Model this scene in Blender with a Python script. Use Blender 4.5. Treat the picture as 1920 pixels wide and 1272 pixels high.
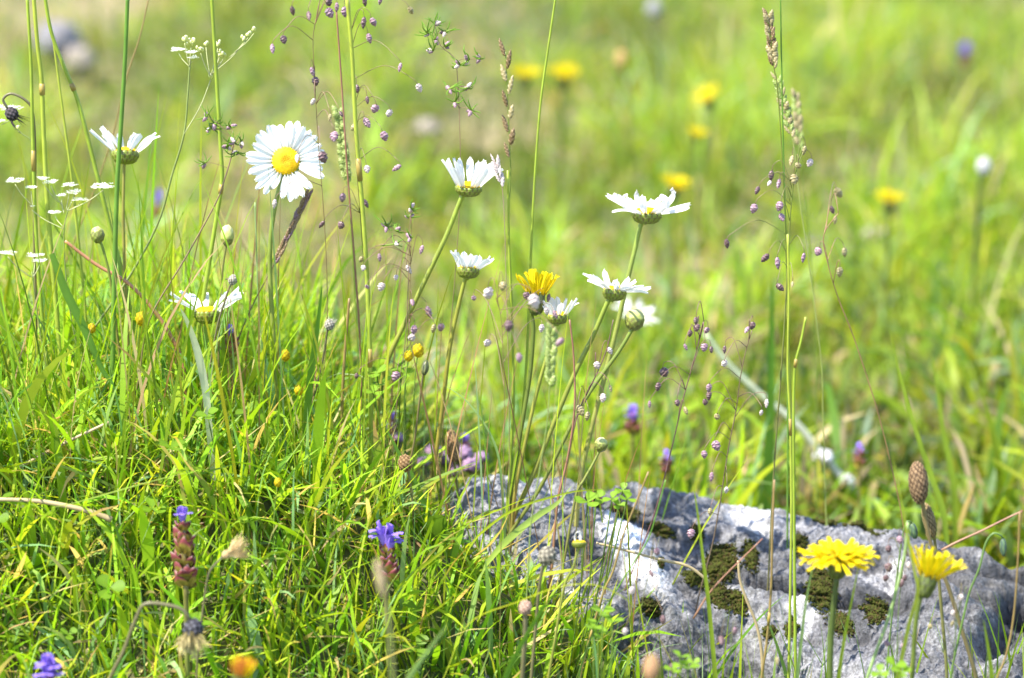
import bpy, math, random
import numpy as np
from mathutils import Vector, Matrix, noise

for o in list(bpy.data.objects):
    bpy.data.objects.remove(o)
SC = bpy.context.scene
COL = SC.collection
random.seed(7)
RNG = np.random.default_rng(11)
rad = math.radians

# ------------------------------------------------------------------ camera
CAM_H, PITCH, FOCAL = 0.50, rad(15.0), 105.0
cam_d = bpy.data.cameras.new("camera")
cam = bpy.data.objects.new("camera", cam_d)
COL.objects.link(cam)
cam.location = (0, 0, CAM_H)
cam.rotation_euler = (math.pi / 2 - PITCH, 0, 0)
cam_d.lens = FOCAL
cam_d.sensor_width = 36.0
cam_d.clip_start = 0.02
cam_d.clip_end = 1000
cam_d.dof.use_dof = True
cam_d.dof.focus_distance = 1.58
cam_d.dof.aperture_fstop = 5.6
cam_d.dof.aperture_blades = 9
SC.camera = cam

# ------------------------------------------------------------------ sky and sun
SUN_EL = rad(58)
SUN_AZ = math.atan2(-0.88, -0.47)            # measured from +Y towards +X
w = bpy.data.worlds.new("World")
SC.world = w
w.use_nodes = True
nt = w.node_tree
sky = nt.nodes.new("ShaderNodeTexSky")
sky.sky_type = 'NISHITA'
sky.sun_disc = False
sky.sun_elevation = SUN_EL
sky.sun_rotation = SUN_AZ % (2 * math.pi)
sky.altitude = 900
bgn = nt.nodes["Background"]
bgn.inputs[1].default_value = 0.15
nt.links.new(sky.outputs[0], bgn.inputs[0])
sd = bpy.data.lights.new("sun", 'SUN')
sun = bpy.data.objects.new("sun", sd)
COL.objects.link(sun)
sd.energy = 4.5
sd.angle = rad(0.5)
sd.color = (1.0, 0.93, 0.80)
S = Vector((math.cos(SUN_EL) * math.sin(SUN_AZ), math.cos(SUN_EL) * math.cos(SUN_AZ), math.sin(SUN_EL)))
sun.rotation_euler = S.to_track_quat('Z', 'Y').to_euler()
sun.location = S * 5
vs = SC.view_settings
vs.view_transform = 'Standard'
vs.look = 'None'
vs.gamma = 1.0
vs.use_curve_mapping = False
vs.exposure = 1.68
SC.cycles.use_denoising = True
try:
    SC.cycles.denoiser = 'OPENIMAGEDENOISE'
except Exception:
    pass
SC.cycles.max_bounces = 8
SC.cycles.transparent_max_bounces = 8
SC.cycles.sample_clamp_indirect = 8

# ------------------------------------------------------------------ where things stand
K = 36.0 / FOCAL / 1920.0
CF = Vector((0, math.cos(PITCH), -math.sin(PITCH)))
CU = Vector((0, math.sin(PITCH), math.cos(PITCH)))
CX = Vector((1, 0, 0))
C0 = Vector((0, 0, CAM_H))


def P(px, py, d):
    return C0 + d * (CF + CX * ((px - 960) * K) + CU * ((636 - py) * K))


def PV(px, py, d0, py0):
    """a point straight above or below one at depth d0, row py0"""
    return P(px, py, d0 + (py - py0) * K * d0 * math.tan(PITCH))


def ss(a, b, x):
    t = min(1.0, max(0.0, (x - a) / (b - a)))
    return t * t * (3 - 2 * t)


def G(x, y):
    f = ss(1.50, 1.58, y)
    side = (1 - f) * ss(-0.10, 0.15, x) + f * ss(-0.17, 0.07, x)                       # the bank runs out to the right
    z = -0.13 * max(side, ss(1.66, 2.0, y)) + 0.02 * ss(-0.05, -0.30, x) * (1 - ss(1.66, 2.0, y))
    z *= 1.0 - 0.35 * ss(2.6, 5.0, y)
    if y < 1.50:
        t = 1.50 - y
        z -= min(1.15 * t, 0.30 + 0.02 * t)
    z += 0.016 * noise.noise((x * 5.1, y * 5.1, 3.3)) + 0.03 * noise.noise((x * 1.3, y * 1.3, 8.1))
    if y > 6:
        z += 0.5 * noise.noise((x * .08, y * .08, 2.2)) * ss(6, 30, y)
    return z


def depth_for(px, py, h, d0=1.62):
    d = d0
    while d < 9:
        p = P(px, py, d)
        if p.z <= G(p.x, p.y) + h:
            return d
        d += 0.02
    return d


# ------------------------------------------------------------------ materials
def mat(name, rough=0.5, transl=0.0, base=None, spec=0.4, noise_scale=0, noise_amt=0.0, tint=(1, 1, 1), bump=0.0, sheen=0.0):
    m = bpy.data.materials.new(name)
    m.use_nodes = True
    n = m.node_tree
    b = n.nodes["Principled BSDF"]
    out = n.nodes["Material Output"]
    b.inputs["Roughness"].default_value = rough
    b.inputs["Specular IOR Level"].default_value = spec
    if base is None:
        a = n.nodes.new("ShaderNodeAttribute")
        a.attribute_name = "col"
        c = a.outputs["Color"]
    else:
        r = n.nodes.new("ShaderNodeRGB")
        r.outputs[0].default_value = (*base, 1)
        c = r.outputs[0]
    if noise_scale:
        tc = n.nodes.new("ShaderNodeTexCoord")
        nz = n.nodes.new("ShaderNodeTexNoise")
        nz.inputs["Scale"].default_value = noise_scale
        nz.inputs["Detail"].default_value = 3
        n.links.new(tc.outputs["Object"], nz.inputs["Vector"])
        mr = n.nodes.new("ShaderNodeMapRange")
        mr.inputs[1].default_value = 0.3
        mr.inputs[2].default_value = 0.7
        mr.inputs[3].default_value = 1 - noise_amt
        mr.inputs[4].default_value = 1 + noise_amt
        n.links.new(nz.outputs["Fac"], mr.inputs[0])
        mx = n.nodes.new("ShaderNodeVectorMath")
        mx.operation = 'SCALE'
        n.links.new(c, mx.inputs[0])
        n.links.new(mr.outputs[0], mx.inputs["Scale"])
        c = mx.outputs[0]
        if bump:
            bp = n.nodes.new("ShaderNodeBump")
            bp.inputs["Strength"].default_value = bump
            bp.inputs["Distance"].default_value = 0.0006
            n.links.new(nz.outputs["Fac"], bp.inputs["Height"])
            n.links.new(bp.outputs[0], b.inputs["Normal"])
    n.links.new(c, b.inputs["Base Color"])
    if transl > 0:
        t = n.nodes.new("ShaderNodeBsdfTranslucent")
        tm = n.nodes.new("ShaderNodeVectorMath")
        tm.operation = 'MULTIPLY'
        tm.inputs[1].default_value = tint
        n.links.new(c, tm.inputs[0])
        n.links.new(tm.outputs[0], t.inputs["Color"])
        x = n.nodes.new("ShaderNodeMixShader")
        x.inputs[0].default_value = transl
        n.links.new(b.outputs[0], x.inputs[1])
        n.links.new(t.outputs[0], x.inputs[2])
        n.links.new(x.outputs[0], out.inputs["Surface"])
    return m


M_GRASS = mat("grass_blade", 0.52, 0.5, spec=0.32, noise_scale=60, noise_amt=0.12, tint=(1.5, 1.35, 0.7))
M_STEM = mat("green_stem", 0.42, 0.12, spec=0.45, noise_scale=90, noise_amt=0.18, tint=(1.3, 1.2, 0.7))
M_DRY = mat("dry_plant", 0.7, 0.15, spec=0.2, noise_scale=300, noise_amt=0.3, bump=0.4)
M_WHITE = mat("white_petal", 0.55, 0.38, spec=0.25, noise_scale=250, noise_amt=0.04)
M_YELLOW = mat("yellow_petal", 0.65, 0.45, spec=0.25, noise_scale=250, noise_amt=0.08)
M_VIOLET = mat("violet_petal", 0.5, 0.3, spec=0.25, noise_scale=300, noise_amt=0.15)
M_SPIKE = mat("grass_spikelet", 0.4, 0.25, spec=0.5, noise_scale=700, noise_amt=0.2)
M_DISC = mat("flower_disc", 0.6, 0.0, spec=0.2, noise_scale=1500, noise_amt=0.2)
M_MOSS = mat("moss", 0.75, 0.2, spec=0.2, noise_scale=300, noise_amt=0.3)


def ground_mat():
    m = bpy.data.materials.new("meadow_soil")
    m.use_nodes = True
    n = m.node_tree
    b = n.nodes["Principled BSDF"]
    b.inputs["Roughness"].default_value = 0.9
    tc = n.nodes.new("ShaderNodeTexCoord")
    def nz(s, d=5):
        t = n.nodes.new("ShaderNodeTexNoise")
        t.inputs["Scale"].default_value = s
        t.inputs["Detail"].default_value = d
        n.links.new(tc.outputs["Object"], t.inputs["Vector"])
        return t
    n1, n2 = nz(3.0), nz(40)
    r1 = n.nodes.new("ShaderNodeValToRGB")
    r1.color_ramp.elements[0].position = 0.38
    r1.color_ramp.elements[0].color = (0.055, 0.085, 0.018, 1)
    r1.color_ramp.elements[1].position = 0.66
    r1.color_ramp.elements[1].color = (0.22, 0.185, 0.10, 1)
    n.links.new(n1.outputs["Fac"], r1.inputs[0])
    r2 = n.nodes.new("ShaderNodeValToRGB")
    r2.color_ramp.elements[0].position = 0.35
    r2.color_ramp.elements[0].color = (0.5, 0.5, 0.45, 1)
    r2.color_ramp.elements[1].position = 0.7
    r2.color_ramp.elements[1].color = (1.4, 1.35, 1.2, 1)
    n.links.new(n2.outputs["Fac"], r2.inputs[0])
    mx = n.nodes.new("ShaderNodeMix")
    mx.data_type = 'RGBA'
    mx.blend_type = 'MULTIPLY'
    mx.inputs[0].default_value = 1
    n.links.new(r1.outputs[0], mx.inputs[6])
    n.links.new(r2.outputs[0], mx.inputs[7])
    n.links.new(mx.outputs[2], b.inputs["Base Color"])
    bp = n.nodes.new("ShaderNodeBump")
    bp.inputs["Strength"].default_value = 0.8
    bp.inputs["Distance"].default_value = 0.01
    n.links.new(n2.outputs["Fac"], bp.inputs["Height"])
    n.links.new(bp.outputs[0], b.inputs["Normal"])
    return m


def rock_mat():
    m = bpy.data.materials.new("limestone")
    m.use_nodes = True
    n = m.node_tree
    b = n.nodes["Principled BSDF"]
    b.inputs["Roughness"].default_value = 0.62
    b.inputs["Specular IOR Level"].default_value = 0.45
    tc = n.nodes.new("ShaderNodeTexCoord")
    at = n.nodes.new("ShaderNodeAttribute")
    at.attribute_name = "col"
    def nz(s, d=6, r=0.6):
        t = n.nodes.new("ShaderNodeTexNoise")
        t.inputs["Scale"].default_value = s
        t.inputs["Detail"].default_value = d
        t.inputs["Roughness"].default_value = r
        n.links.new(tc.outputs["Object"], t.inputs["Vector"])
        return t
    n1, n2, n3 = nz(28), nz(190, 8, .72), nz(620, 4, .7)
    def ramp(src, stops):
        r = n.nodes.new("ShaderNodeValToRGB")
        e = r.color_ramp.elements
        e[0].position, e[0].color = stops[0]
        e[1].position, e[1].color = stops[-1]
        for p_, c_ in stops[1:-1]:
            q = e.new(p_)
            q.color = c_
        n.links.new(src, r.inputs[0])
        return r.outputs[0]
    def mul(a_, b_):
        x = n.nodes.new("ShaderNodeMix")
        x.data_type = 'RGBA'
        x.blend_type = 'MULTIPLY'
        x.inputs[0].default_value = 1
        n.links.new(a_, x.inputs[6])
        n.links.new(b_, x.inputs[7])
        return x.outputs[2]
    c1 = ramp(n1.outputs["Fac"], [(0.32, (.55, .56, .60, 1)), (0.5, (.95, .95, 1.0, 1)), (0.68, (1.4, 1.4, 1.38, 1))])
    c2 = ramp(n2.outputs["Fac"], [(0.36, (.42, .42, .44, 1)), (0.48, (.95, .95, .95, 1)), (0.64, (1.45, 1.45, 1.45, 1))])
    c3 = ramp(n3.outputs["Fac"], [(0.38, (.58, .58, .58, 1)), (0.5, (1.0, 1.0, 1.0, 1)), (0.62, (1.42, 1.42, 1.42, 1))])
    c = mul(mul(mul(at.outputs["Color"], c1), c2), c3)
    n.links.new(c, b.inputs["Base Color"])
    bp = n.nodes.new("ShaderNodeBump")
    bp.inputs["Strength"].default_value = 1.0
    bp.inputs["Distance"].default_value = 0.0022
    n.links.new(n2.outputs["Fac"], bp.inputs["Height"])
    bp2 = n.nodes.new("ShaderNodeBump")
    bp2.inputs["Strength"].default_value = 1.0
    bp2.inputs["Distance"].default_value = 0.0007
    n.links.new(n3.outputs["Fac"], bp2.inputs["Height"])
    n.links.new(bp.outputs[0], bp2.inputs["Normal"])
    n.links.new(bp2.outputs[0], b.inputs["Normal"])
    return m


M_GROUND, M_ROCK = ground_mat(), rock_mat()

# ------------------------------------------------------------------ mesh helpers


def make_mesh(name, v, f, c=None, smooth=True):
    me = bpy.data.meshes.new(name)
    me.from_pydata([tuple(q) for q in v], [], f)
    if c is not None:
        a = me.color_attributes.new("col", 'FLOAT_COLOR', 'POINT')
        arr = np.ones((len(v), 4), np.float32)
        arr[:, :3] = np.asarray(c, np.float32).reshape(-1, 3)
        a.data.foreach_set("color", arr.ravel())
    if smooth:
        me.polygons.foreach_set("use_smooth", [True] * len(me.polygons))
    me.update()
    return me


def link(name, me, m, parent=None, loc=None, mtx=None):
    o = bpy.data.objects.new(name, me)
    COL.objects.link(o)
    if me is not None and m is not None and not me.materials:
        me.materials.append(m)
    if parent is not None:
        o.parent = parent
    if mtx is not None:
        o.matrix_local = mtx
    elif loc is not None:
        o.location = loc
    return o


def thing(name, label, cat, loc, group=None):
    o = bpy.data.objects.new(name, None)
    COL.objects.link(o)
    o.empty_display_size = 0.01
    o.location = loc
    o["label"] = label
    o["category"] = cat
    if group:
        o["group"] = group
    return o


def tag(o, label, cat, group=None):
    o["label"] = label
    o["category"] = cat
    if group:
        o["group"] = group
    return o


class MB:
    def __init__(s):
        s.v, s.f, s.c = [], [], []

    def tube(s, pts, rs, n=6, col=(.1, .2, .03), col2=None, cap=True):
        m = len(pts)
        b0 = len(s.v)
        for i, p in enumerate(pts):
            t = (pts[min(i + 1, m - 1)] - pts[max(i - 1, 0)])
            t = t.normalized() if t.length > 1e-9 else Vector((0, 0, 1))
            a = t.cross(Vector((0.31, 0.87, 0.2))).normalized()
            b = t.cross(a)
            r = rs[i] if hasattr(rs, '__len__') else rs
            k = i / max(1, m - 1)
            cc = col if col2 is None else tuple(col[j] * (1 - k) + col2[j] * k for j in range(3))
            for j in range(n):
                th = 2 * math.pi * j / n
                s.v.append(p + a * (r * math.cos(th)) + b * (r * math.sin(th)))
                s.c.append(cc)
        for i in range(m - 1):
            for j in range(n):
                q = b0 + i * n
                s.f.append((q + j, q + (j + 1) % n, q + n + (j + 1) % n, q + n + j))
        if cap:
            s.f.append(tuple(b0 + j for j in range(n))[::-1])
            s.f.append(tuple(b0 + (m - 1) * n + j for j in range(n)))

    def ribbon(s, pts, ws, side, col, col2=None, fold=0.25):
        """a leaf blade: three columns, folded along the midrib"""
        m = len(pts)
        b0 = len(s.v)
        for i, p in enumerate(pts):
            t = (pts[min(i + 1, m - 1)] - pts[max(i - 1, 0)]).normalized()
            a = (side - t * side.dot(t)).normalized()
            nrm = t.cross(a)
            h = ws[i] * 0.5
            k = i / max(1, m - 1)
            cc = col if col2 is None else tuple(col[j] * (1 - k) + col2[j] * k for j in range(3))
            s.v += [p - a * h + nrm * h * fold, p, p + a * h + nrm * h * fold]
            s.c += [cc, tuple(q * 1.15 for q in cc), cc]
        for i in range(m - 1):
            q = b0 + i * 3
            s.f.append((q, q + 1, q + 4, q + 3))
            s.f.append((q + 1, q + 2, q + 5, q + 4))

    def shift(s, o):
        s.v = [q - o for q in s.v]
        return s

    def mesh(s, name):
        return make_mesh(name, s.v, s.f, s.c)


def smooth(pts, k=5):
    """Catmull-Rom through the points"""
    if len(pts) < 3:
        n = 5
        return [pts[0].lerp(pts[-1], i / n) for i in range(n + 1)]
    out = []
    q = [pts[0] * 2 - pts[1]] + list(pts) + [pts[-1] * 2 - pts[-2]]
    for i in range(1, len(q) - 2):
        a, b, c, d = q[i - 1], q[i], q[i + 1], q[i + 2]
        for j in range(k):
            t = j / k
            out.append(0.5 * ((2 * b) + (c - a) * t + (2 * a - 5 * b + 4 * c - d) * t * t + (3 * b - a - 3 * c + d) * t ** 3))
    out.append(pts[-1])
    return out


def to_ground(pts):
    """carry a stem on downwards from its last point until it is rooted"""
    p, q = pts[-2], pts[-1]
    if q.z <= G(q.x, q.y):
        return pts
    dirn = (q - p).normalized() * 0.5 + Vector((0, 0, -0.8))
    dirn.normalize()
    pts = list(pts)
    for _ in range(200):
        q = q + dirn * 0.01
        if q.z <= G(q.x, q.y) - 0.004:
            break
        if _ % 3 == 2:
            pts.append(q.copy())
    pts.append(q)
    return pts


def path(pp, d, root=True, py0=None):
    py0 = pp[0][1] if py0 is None else py0
    pts = []
    for e in pp:
        dd = d + (e[2] if len(e) > 2 else 0.0)
        pts.append(PV(e[0], e[1], dd, py0))
    return to_ground(pts) if root else pts


def pxr(wpx, d):
    return 0.5 * wpx * K * d


def phyllo(n):
    i = np.arange(n)
    return np.sqrt((i + .5) / n), i * 2.399963


def bumpy(rx, rz0, rz1, nb, amp, colf, nr=18, ns=28, dome=False):
    """an ellipsoid (or a dome) of florets or scales: one skin raised into bumps"""
    v, f, c = [], [], []
    if dome:
        pr, pa = phyllo(nb)
        bx, by = pr * np.cos(pa), pr * np.sin(pa)
    else:
        kk = np.arange(nb)
        zz = 1 - 2 * (kk + .5) / nb
        rr = np.sqrt(1 - zz * zz)
        bx, by, bz = rr * np.cos(kk * 2.399963), rr * np.sin(kk * 2.399963), zz
    sp = 1.0 / math.sqrt(nb) * (1.0 if dome else 1.8)
    for i in range(nr + 1):
        t = i / nr
        for j in range(ns):
            a = 2 * math.pi * (j + 0.5 * (i % 2)) / ns
            if dome:
                x, y = t * math.cos(a), t * math.sin(a)
                d = math.sqrt(np.min((bx - x) ** 2 + (by - y) ** 2))
                h = max(0.0, 1 - (d / sp) ** 2)
                z = rz1 * math.sqrt(max(0, 1 - (t * 0.97) ** 2)) - rz1 * 0.22 * math.exp(-(t / 0.28) ** 2)
                v.append(Vector((x * rx * (1 + .03 * h), y * rx * (1 + .03 * h), z + amp * h)))
                c.append(colf(t, h, a))
            else:
                ph = math.pi * t
                x, y, z = math.sin(ph) * math.cos(a), math.sin(ph) * math.sin(a), math.cos(ph)
                d = math.sqrt(np.min((bx - x) ** 2 + (by - y) ** 2 + (bz - z) ** 2))
                h = max(0.0, 1 - (d / sp) ** 2)
                g = 1 + amp * h
                v.append(Vector((x * rx * g, y * rx * g, z * (rz1 if z > 0 else rz0) * g)))
                c.append(colf(t, h, a))
    for i in range(nr):
        for j in range(ns):
            f.append((i * ns + j, i * ns + (j + 1) % ns, (i + 1) * ns + (j + 1) % ns, (i + 1) * ns + j))
    return v, f, c


def frame(z, xhint=None):
    z = z.normalized()
    x = (xhint or CX).copy()
    x = x - z * x.dot(z)
    if x.length < 1e-4:
        x = Vector((0, 1, 0)) - z * z.y
    x.normalize()
    y = z.cross(x)
    return Matrix(((x.x, y.x, z.x), (x.y, y.y, z.y), (x.z, y.z, z.z)))


def M4(m3, loc):
    m = m3.to_4x4()
    m.translation = loc
    return m


# ------------------------------------------------------------------ structure: the ground
def build_ground():
    xs = sorted(set([-200, -100, -50, -25, -12, -8, -6] + [round(-4 + .25 * i, 3) for i in range(33)] + [round(-.8 + .04 * i, 3) for i in range(41)] + [6, 8, 12, 25, 50, 100, 200]))
    ys = sorted(set([-60, -30, -12, -6, -3, -1.5, -.8, -.4, 0, .3] + [round(.5 + .04 * i, 3) for i in range(66)] + [round(3.2 + .2 * i, 3) for i in range(20)] + [8, 10, 14, 20, 30, 45, 70, 110, 170, 260]))
    v = [Vector((x, y, G(x, y))) for y in ys for x in xs]
    n = len(xs)
    f = [(j * n + i, j * n + i + 1, (j + 1) * n + i + 1, (j + 1) * n + i) for j in range(len(ys) - 1) for i in range(n - 1)]
    o = link("ground", make_mesh("ground", v, f), M_GROUND)
    o["kind"] = "structure"


build_ground()

# ------------------------------------------------------------------ the rock
RIDGE = [(700, 960), (790, 915), (860, 893), (1000, 893), (1150, 905), (1300, 925), (1500, 948), (1650, 978), (1800, 1015), (1920, 1055), (2080, 1120), (2300, 1240)]


def ridge(px):
    for (a, b), (c, d) in zip(RIDGE, RIDGE[1:]):
        if a <= px <= c:
            return b + (d - b) * ss(0, 1, (px - a) / (c - a)) * 0.5 + (d - b) * (px - a) / (c - a) * 0.5
    return RIDGE[-1][1]


def build_rock():
    NU, NV = 520, 260
    v, c, f = [], [], []
    nrm = Vector((-.12, -.5, .85)).normalized()
    for j in range(NV + 1):
        s = -.3 + j / NV * 1.75
        for i in range(NU + 1):
            u = i / NU
            px = 720 + u * 1500
            rp = ridge(px)
            t = max(0.0, min(s, 1.0))
            py = 1460 + (rp - 1460) * t
            d = 1.54 + 0.16 * t ** 1.5 + 0.02 * math.sin(px * .006)
            p = P(px, py, d)
            if s < 0:
                p.z += s * .55
                p.y += s * .04
            if s > 1:
                k = s - 1
                p = p + Vector((0, k * .22, -.05 * k - .45 * k * k))
            e = min(u, 1 - u) / .12
            if e < 1:
                p.z -= .17 * (1 - e) ** 2
            # diagonal bedding: coordinates along and across the cracks
            al = (p.x * .80 + (p.y - 1.6) * -.45 - p.z * .75)
            ac = (p.x * .50 + (p.y - 1.6) * .55 + p.z * 1.0)
            q = Vector((ac * 16, al * 5, p.y * 4))
            big = noise.noise(q * .8) * .017 + noise.noise(Vector((ac * 45, al * 18, 2.2))) * .005
            r = 1 - abs(noise.noise(Vector((ac * 22 + 4, al * 6 + 1, 7.7)) + Vector((0, 0, noise.noise(p * 30) * .4))))
            crack = -max(0, r - .78) ** 1 * .075 * ss(-.2, .3, noise.noise(p * 9 + Vector((5, 1, 2))))
            mid = noise.fractal(p * 70, .55, 2.1, 6) * .0046
            vor = noise.voronoi(Vector((ac * 38, al * 17, p.z * 20)))[0]
            pit = (vor[1] - vor[0])
            pit = -.0045 * max(0, .25 - pit) / .25
            h = big + crack + mid + pit
            # hollow at the right
            dx, dy = (px - 1895 + (py - 1150) * .7) / 42, (py - 1150) / 70
            h -= .034 * math.exp(-(dx * dx + dy * dy)) if s <= 1 else 0
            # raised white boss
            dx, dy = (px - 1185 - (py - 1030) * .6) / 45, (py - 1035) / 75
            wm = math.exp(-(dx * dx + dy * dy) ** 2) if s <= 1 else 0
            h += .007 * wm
            v.append(p + nrm * h)
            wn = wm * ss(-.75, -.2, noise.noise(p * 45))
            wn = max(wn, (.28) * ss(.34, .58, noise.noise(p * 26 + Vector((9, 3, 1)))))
            g = .135 + .095 * noise.noise(Vector((ac * 25, al * 8, 1.1))) + .06 * noise.noise(p * 12)
            g = max(.05, g)
            g += min(0, crack) * 4  # crevice shade put into the stone colour, deepest in the cracks
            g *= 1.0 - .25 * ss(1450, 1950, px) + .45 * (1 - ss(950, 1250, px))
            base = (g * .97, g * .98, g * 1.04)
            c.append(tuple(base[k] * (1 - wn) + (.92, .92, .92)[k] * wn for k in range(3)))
    n = NU + 1
    f = [(j * n + i, j * n + i + 1, (j + 1) * n + i + 1, (j + 1) * n + i) for j in range(NV) for i in range(NU)]
    org = P(1450, 1300, 1.6)
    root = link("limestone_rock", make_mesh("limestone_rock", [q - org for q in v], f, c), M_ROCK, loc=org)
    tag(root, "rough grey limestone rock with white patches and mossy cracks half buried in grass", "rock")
    # pixel -> surface lookup for the moss
    arr = np.array([tuple(q) for q in v])[: (int(NV * 1.3 / 1.75) + 1) * n]
    rel = arr - np.array(C0)
    dep = rel @ np.array(CF)
    X = 960 + rel[:, 0] / dep / K
    Y = 636 - (rel @ np.array(CU)) / dep / K

    def at(px, py):
        k = int(np.argmin((X - px) ** 2 + (Y - py) ** 2))
        return Vector(arr[k])
    return root, org, at


ROCK, ROCK_O, rock_at = build_rock()


def moss_patch(px, py, wpx, hpx, ang):
    """a cushion of short shoots that follows the rock"""
    v, f, c = [], [], []
    n = int(30 + wpx * hpx * 1.0)
    wpx, hpx = wpx * .92, hpx * .92
    ca, sa = math.cos(rad(ang)), math.sin(rad(ang))
    cen = rock_at(px, py)
    for _ in range(n):
        r, a = random.random() ** .62 * (random.uniform(1, 1.6) if random.random() < .15 else 1), random.random() * 6.283
        lx, ly = r * math.cos(a) * wpx * .5, r * math.sin(a) * hpx * .5
        rag = 1 + .6 * noise.noise(Vector((math.cos(a) * 2, math.sin(a) * 2, px * .1))) + random.gauss(0, .17)
        p = rock_at(px + (lx * ca - ly * sa) * rag, py + (lx * sa + ly * ca) * rag)
        if (p - cen).length > .06:
            continue
        h = (.0010 + .0024 * (1 - r * r)) * random.uniform(.7, 1.3)
        w_ = random.uniform(.00035, .0007)
        jx = Vector((random.uniform(-.0008, .0008), random.uniform(-.0008, .0008), 0))
        p = p + jx - Vector((0, 0, .0006))
        tip = p + Vector((random.uniform(-.5, .5), random.uniform(-.9, .1), 1.0)).normalized() * h
        k0 = len(v)
        for j in range(4):
            th = j * 1.571 + a
            v.append(p + Vector((math.cos(th), math.sin(th), 0)) * w_)
            v.append(p.lerp(tip, .55) + Vector((math.cos(th + .4), math.sin(th + .4), 0)) * w_ * 1.25)
        v.append(tip)
        for j in range(4):
            a0, a1, b0, b1 = k0 + 2 * j, k0 + 2 * j + 1, k0 + 2 * ((j + 1) % 4), k0 + 2 * ((j + 1) % 4) + 1
            f += [(a0, b0, b1, a1), (a1, b1, k0 + 8)]
        g = random.uniform(.6, 1.5)
        br = random.random()
        cc = (.040 * g, .048 * g, .005 * g) if br > .22 else (.048 * g, .032 * g, .010 * g)
        c += [cc] * 9
    o = link("moss_patch", make_mesh("moss_patch", [q - ROCK_O for q in v], f, c), M_MOSS, ROCK)
    o["kind"] = "stuff"


for a in [(1173, 962, 52, 30, 25), (1240, 996, 50, 22, 25), (1114, 938, 34, 20, 20), (1351, 1056, 58, 72, 20), (1408, 1042, 26, 56, -12),
          (1302, 1086, 44, 24, 25), (1347, 1116, 32, 56, -40), (1384, 1132, 30, 50, -35), (1219, 1139, 44, 30, 35), (1239, 1058, 10, 18, 0),
          (1444, 1185, 26, 22, 0), (1538, 1107, 64, 80, -20), (1640, 1146, 46, 44, 30), (1580, 1170, 46, 34, 30), (1622, 978, 56, 26, 35),
          (1560, 966, 60, 10, 8), (1500, 1020, 24, 40, 0), (1484, 1180, 22, 34, 0), (1306, 1000, 26, 30, 20)]:
    moss_patch(*a)

# ------------------------------------------------------------------ the turf (nobody could count it)


def blades(name, label, roots, length, width, azim, tilt, bend, cols, K_=5, tipc=None):
    """ribbon blades, all in one mesh. arrays of n"""
    n = len(roots)
    K1 = K_ + 1
    t = np.linspace(0, 1, K1)
    ang = tilt[:, None] + bend[:, None] * t[None, :] ** 1.4       # from the vertical
    seg = (length / K_)[:, None]
    ds = np.sin(ang) * seg
    dz = np.cos(ang) * seg
    hx = np.concatenate([np.zeros((n, 1)), np.cumsum(ds[:, :-1], 1)], 1)
    hz = np.concatenate([np.zeros((n, 1)), np.cumsum(dz[:, :-1], 1)], 1)
    cx, sx = np.cos(azim)[:, None], np.sin(azim)[:, None]
    # side vector turns a little along the blade
    tw = RNG.uniform(-.9, .9, n)[:, None] + RNG.normal(0, .5, n)[:, None] * t[None, :]
    px = roots[:, 0:1] + cx * hx
    py = roots[:, 1:2] + sx * hx
    pz = roots[:, 2:3] + hz
    prof = np.where(t < .5, .75 + .5 * t, 1.0 - ((t - .5) / .5) ** 1.7 * 1.0)
    hw = (width * .5)[:, None] * prof[None, :]
    sdx, sdy = -sx, cx
    nx, ny, nz_ = cx * np.cos(ang), sx * np.cos(ang), -np.sin(ang)
    ex = sdx * np.cos(tw) + nx * np.sin(tw)
    ey = sdy * np.cos(tw) + ny * np.sin(tw)
    ez = nz_ * np.sin(tw)
    V = np.empty((n, K1, 2, 3), np.float32)
    for s_, sg in ((0, -1), (1, 1)):
        V[:, :, s_, 0] = px + sg * ex * hw
        V[:, :, s_, 1] = py + sg * ey * hw
        V[:, :, s_, 2] = pz + sg * ez * hw
    base = (np.arange(n) * K1 * 2)[:, None, None]
    i = np.arange(K_)[None, :, None] * 2
    F = base + i + np.array([0, 1, 3, 2])[None, None, :]
    F = F.reshape(-1, 4)
    me = bpy.data.meshes.new(name)
    nv, nf = n * K1 * 2, len(F)
    me.vertices.add(nv)
    me.vertices.foreach_set("co", V.ravel())
    me.loops.add(nf * 4)
    me.loops.foreach_set("vertex_index", F.ravel().astype(np.int32))
    me.polygons.add(nf)
    me.polygons.foreach_set("loop_start", np.arange(0, nf * 4, 4, dtype=np.int32))
    me.polygons.foreach_set("loop_total", np.full(nf, 4, np.int32))
    me.polygons.foreach_set("use_smooth", np.ones(nf, bool))
    me.update()
    a = me.color_attributes.new("col", 'FLOAT_COLOR', 'POINT')
    C = np.ones((n, K1, 2, 4), np.float32)
    tt = t[None, :, None]
    cc = cols[:, None, :] * np.ones((1, K1, 1))
    if tipc is not None:
        wgt = np.clip((tt - tipc[:, None, None]) / .18, 0, 1)
        cc = cc * (1 - wgt) + np.array([.34, .22, .07])[None, None, :] * wgt
    C[..., :3] = cc[:, :, None, :]
    a.data.foreach_set("color", C.ravel())
    o = link(name, me, M_GRASS)
    o["kind"] = "stuff"
    o["label"] = label
    o["category"] = "grass"
    return o


PAL = np.array([[.150, .250, .010], [.195, .300, .014], [.240, .320, .018], [.090, .175, .014], [.125, .215, .060], [.290, .320, .025], [.400, .310, .140], [.18, .28, .12]])


def pick_cols(n, p):
    k = RNG.choice(len(PAL), n, p=np.array(p) / sum(p))
    c = PAL[k] * RNG.uniform(.75, 1.3, (n, 1)) * RNG.normal(1, .06, (n, 3))
    return np.clip(c, .005, .6), k


def ground_z(x, y):
    return np.array([G(a, b) for a, b in zip(x, y)])


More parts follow.
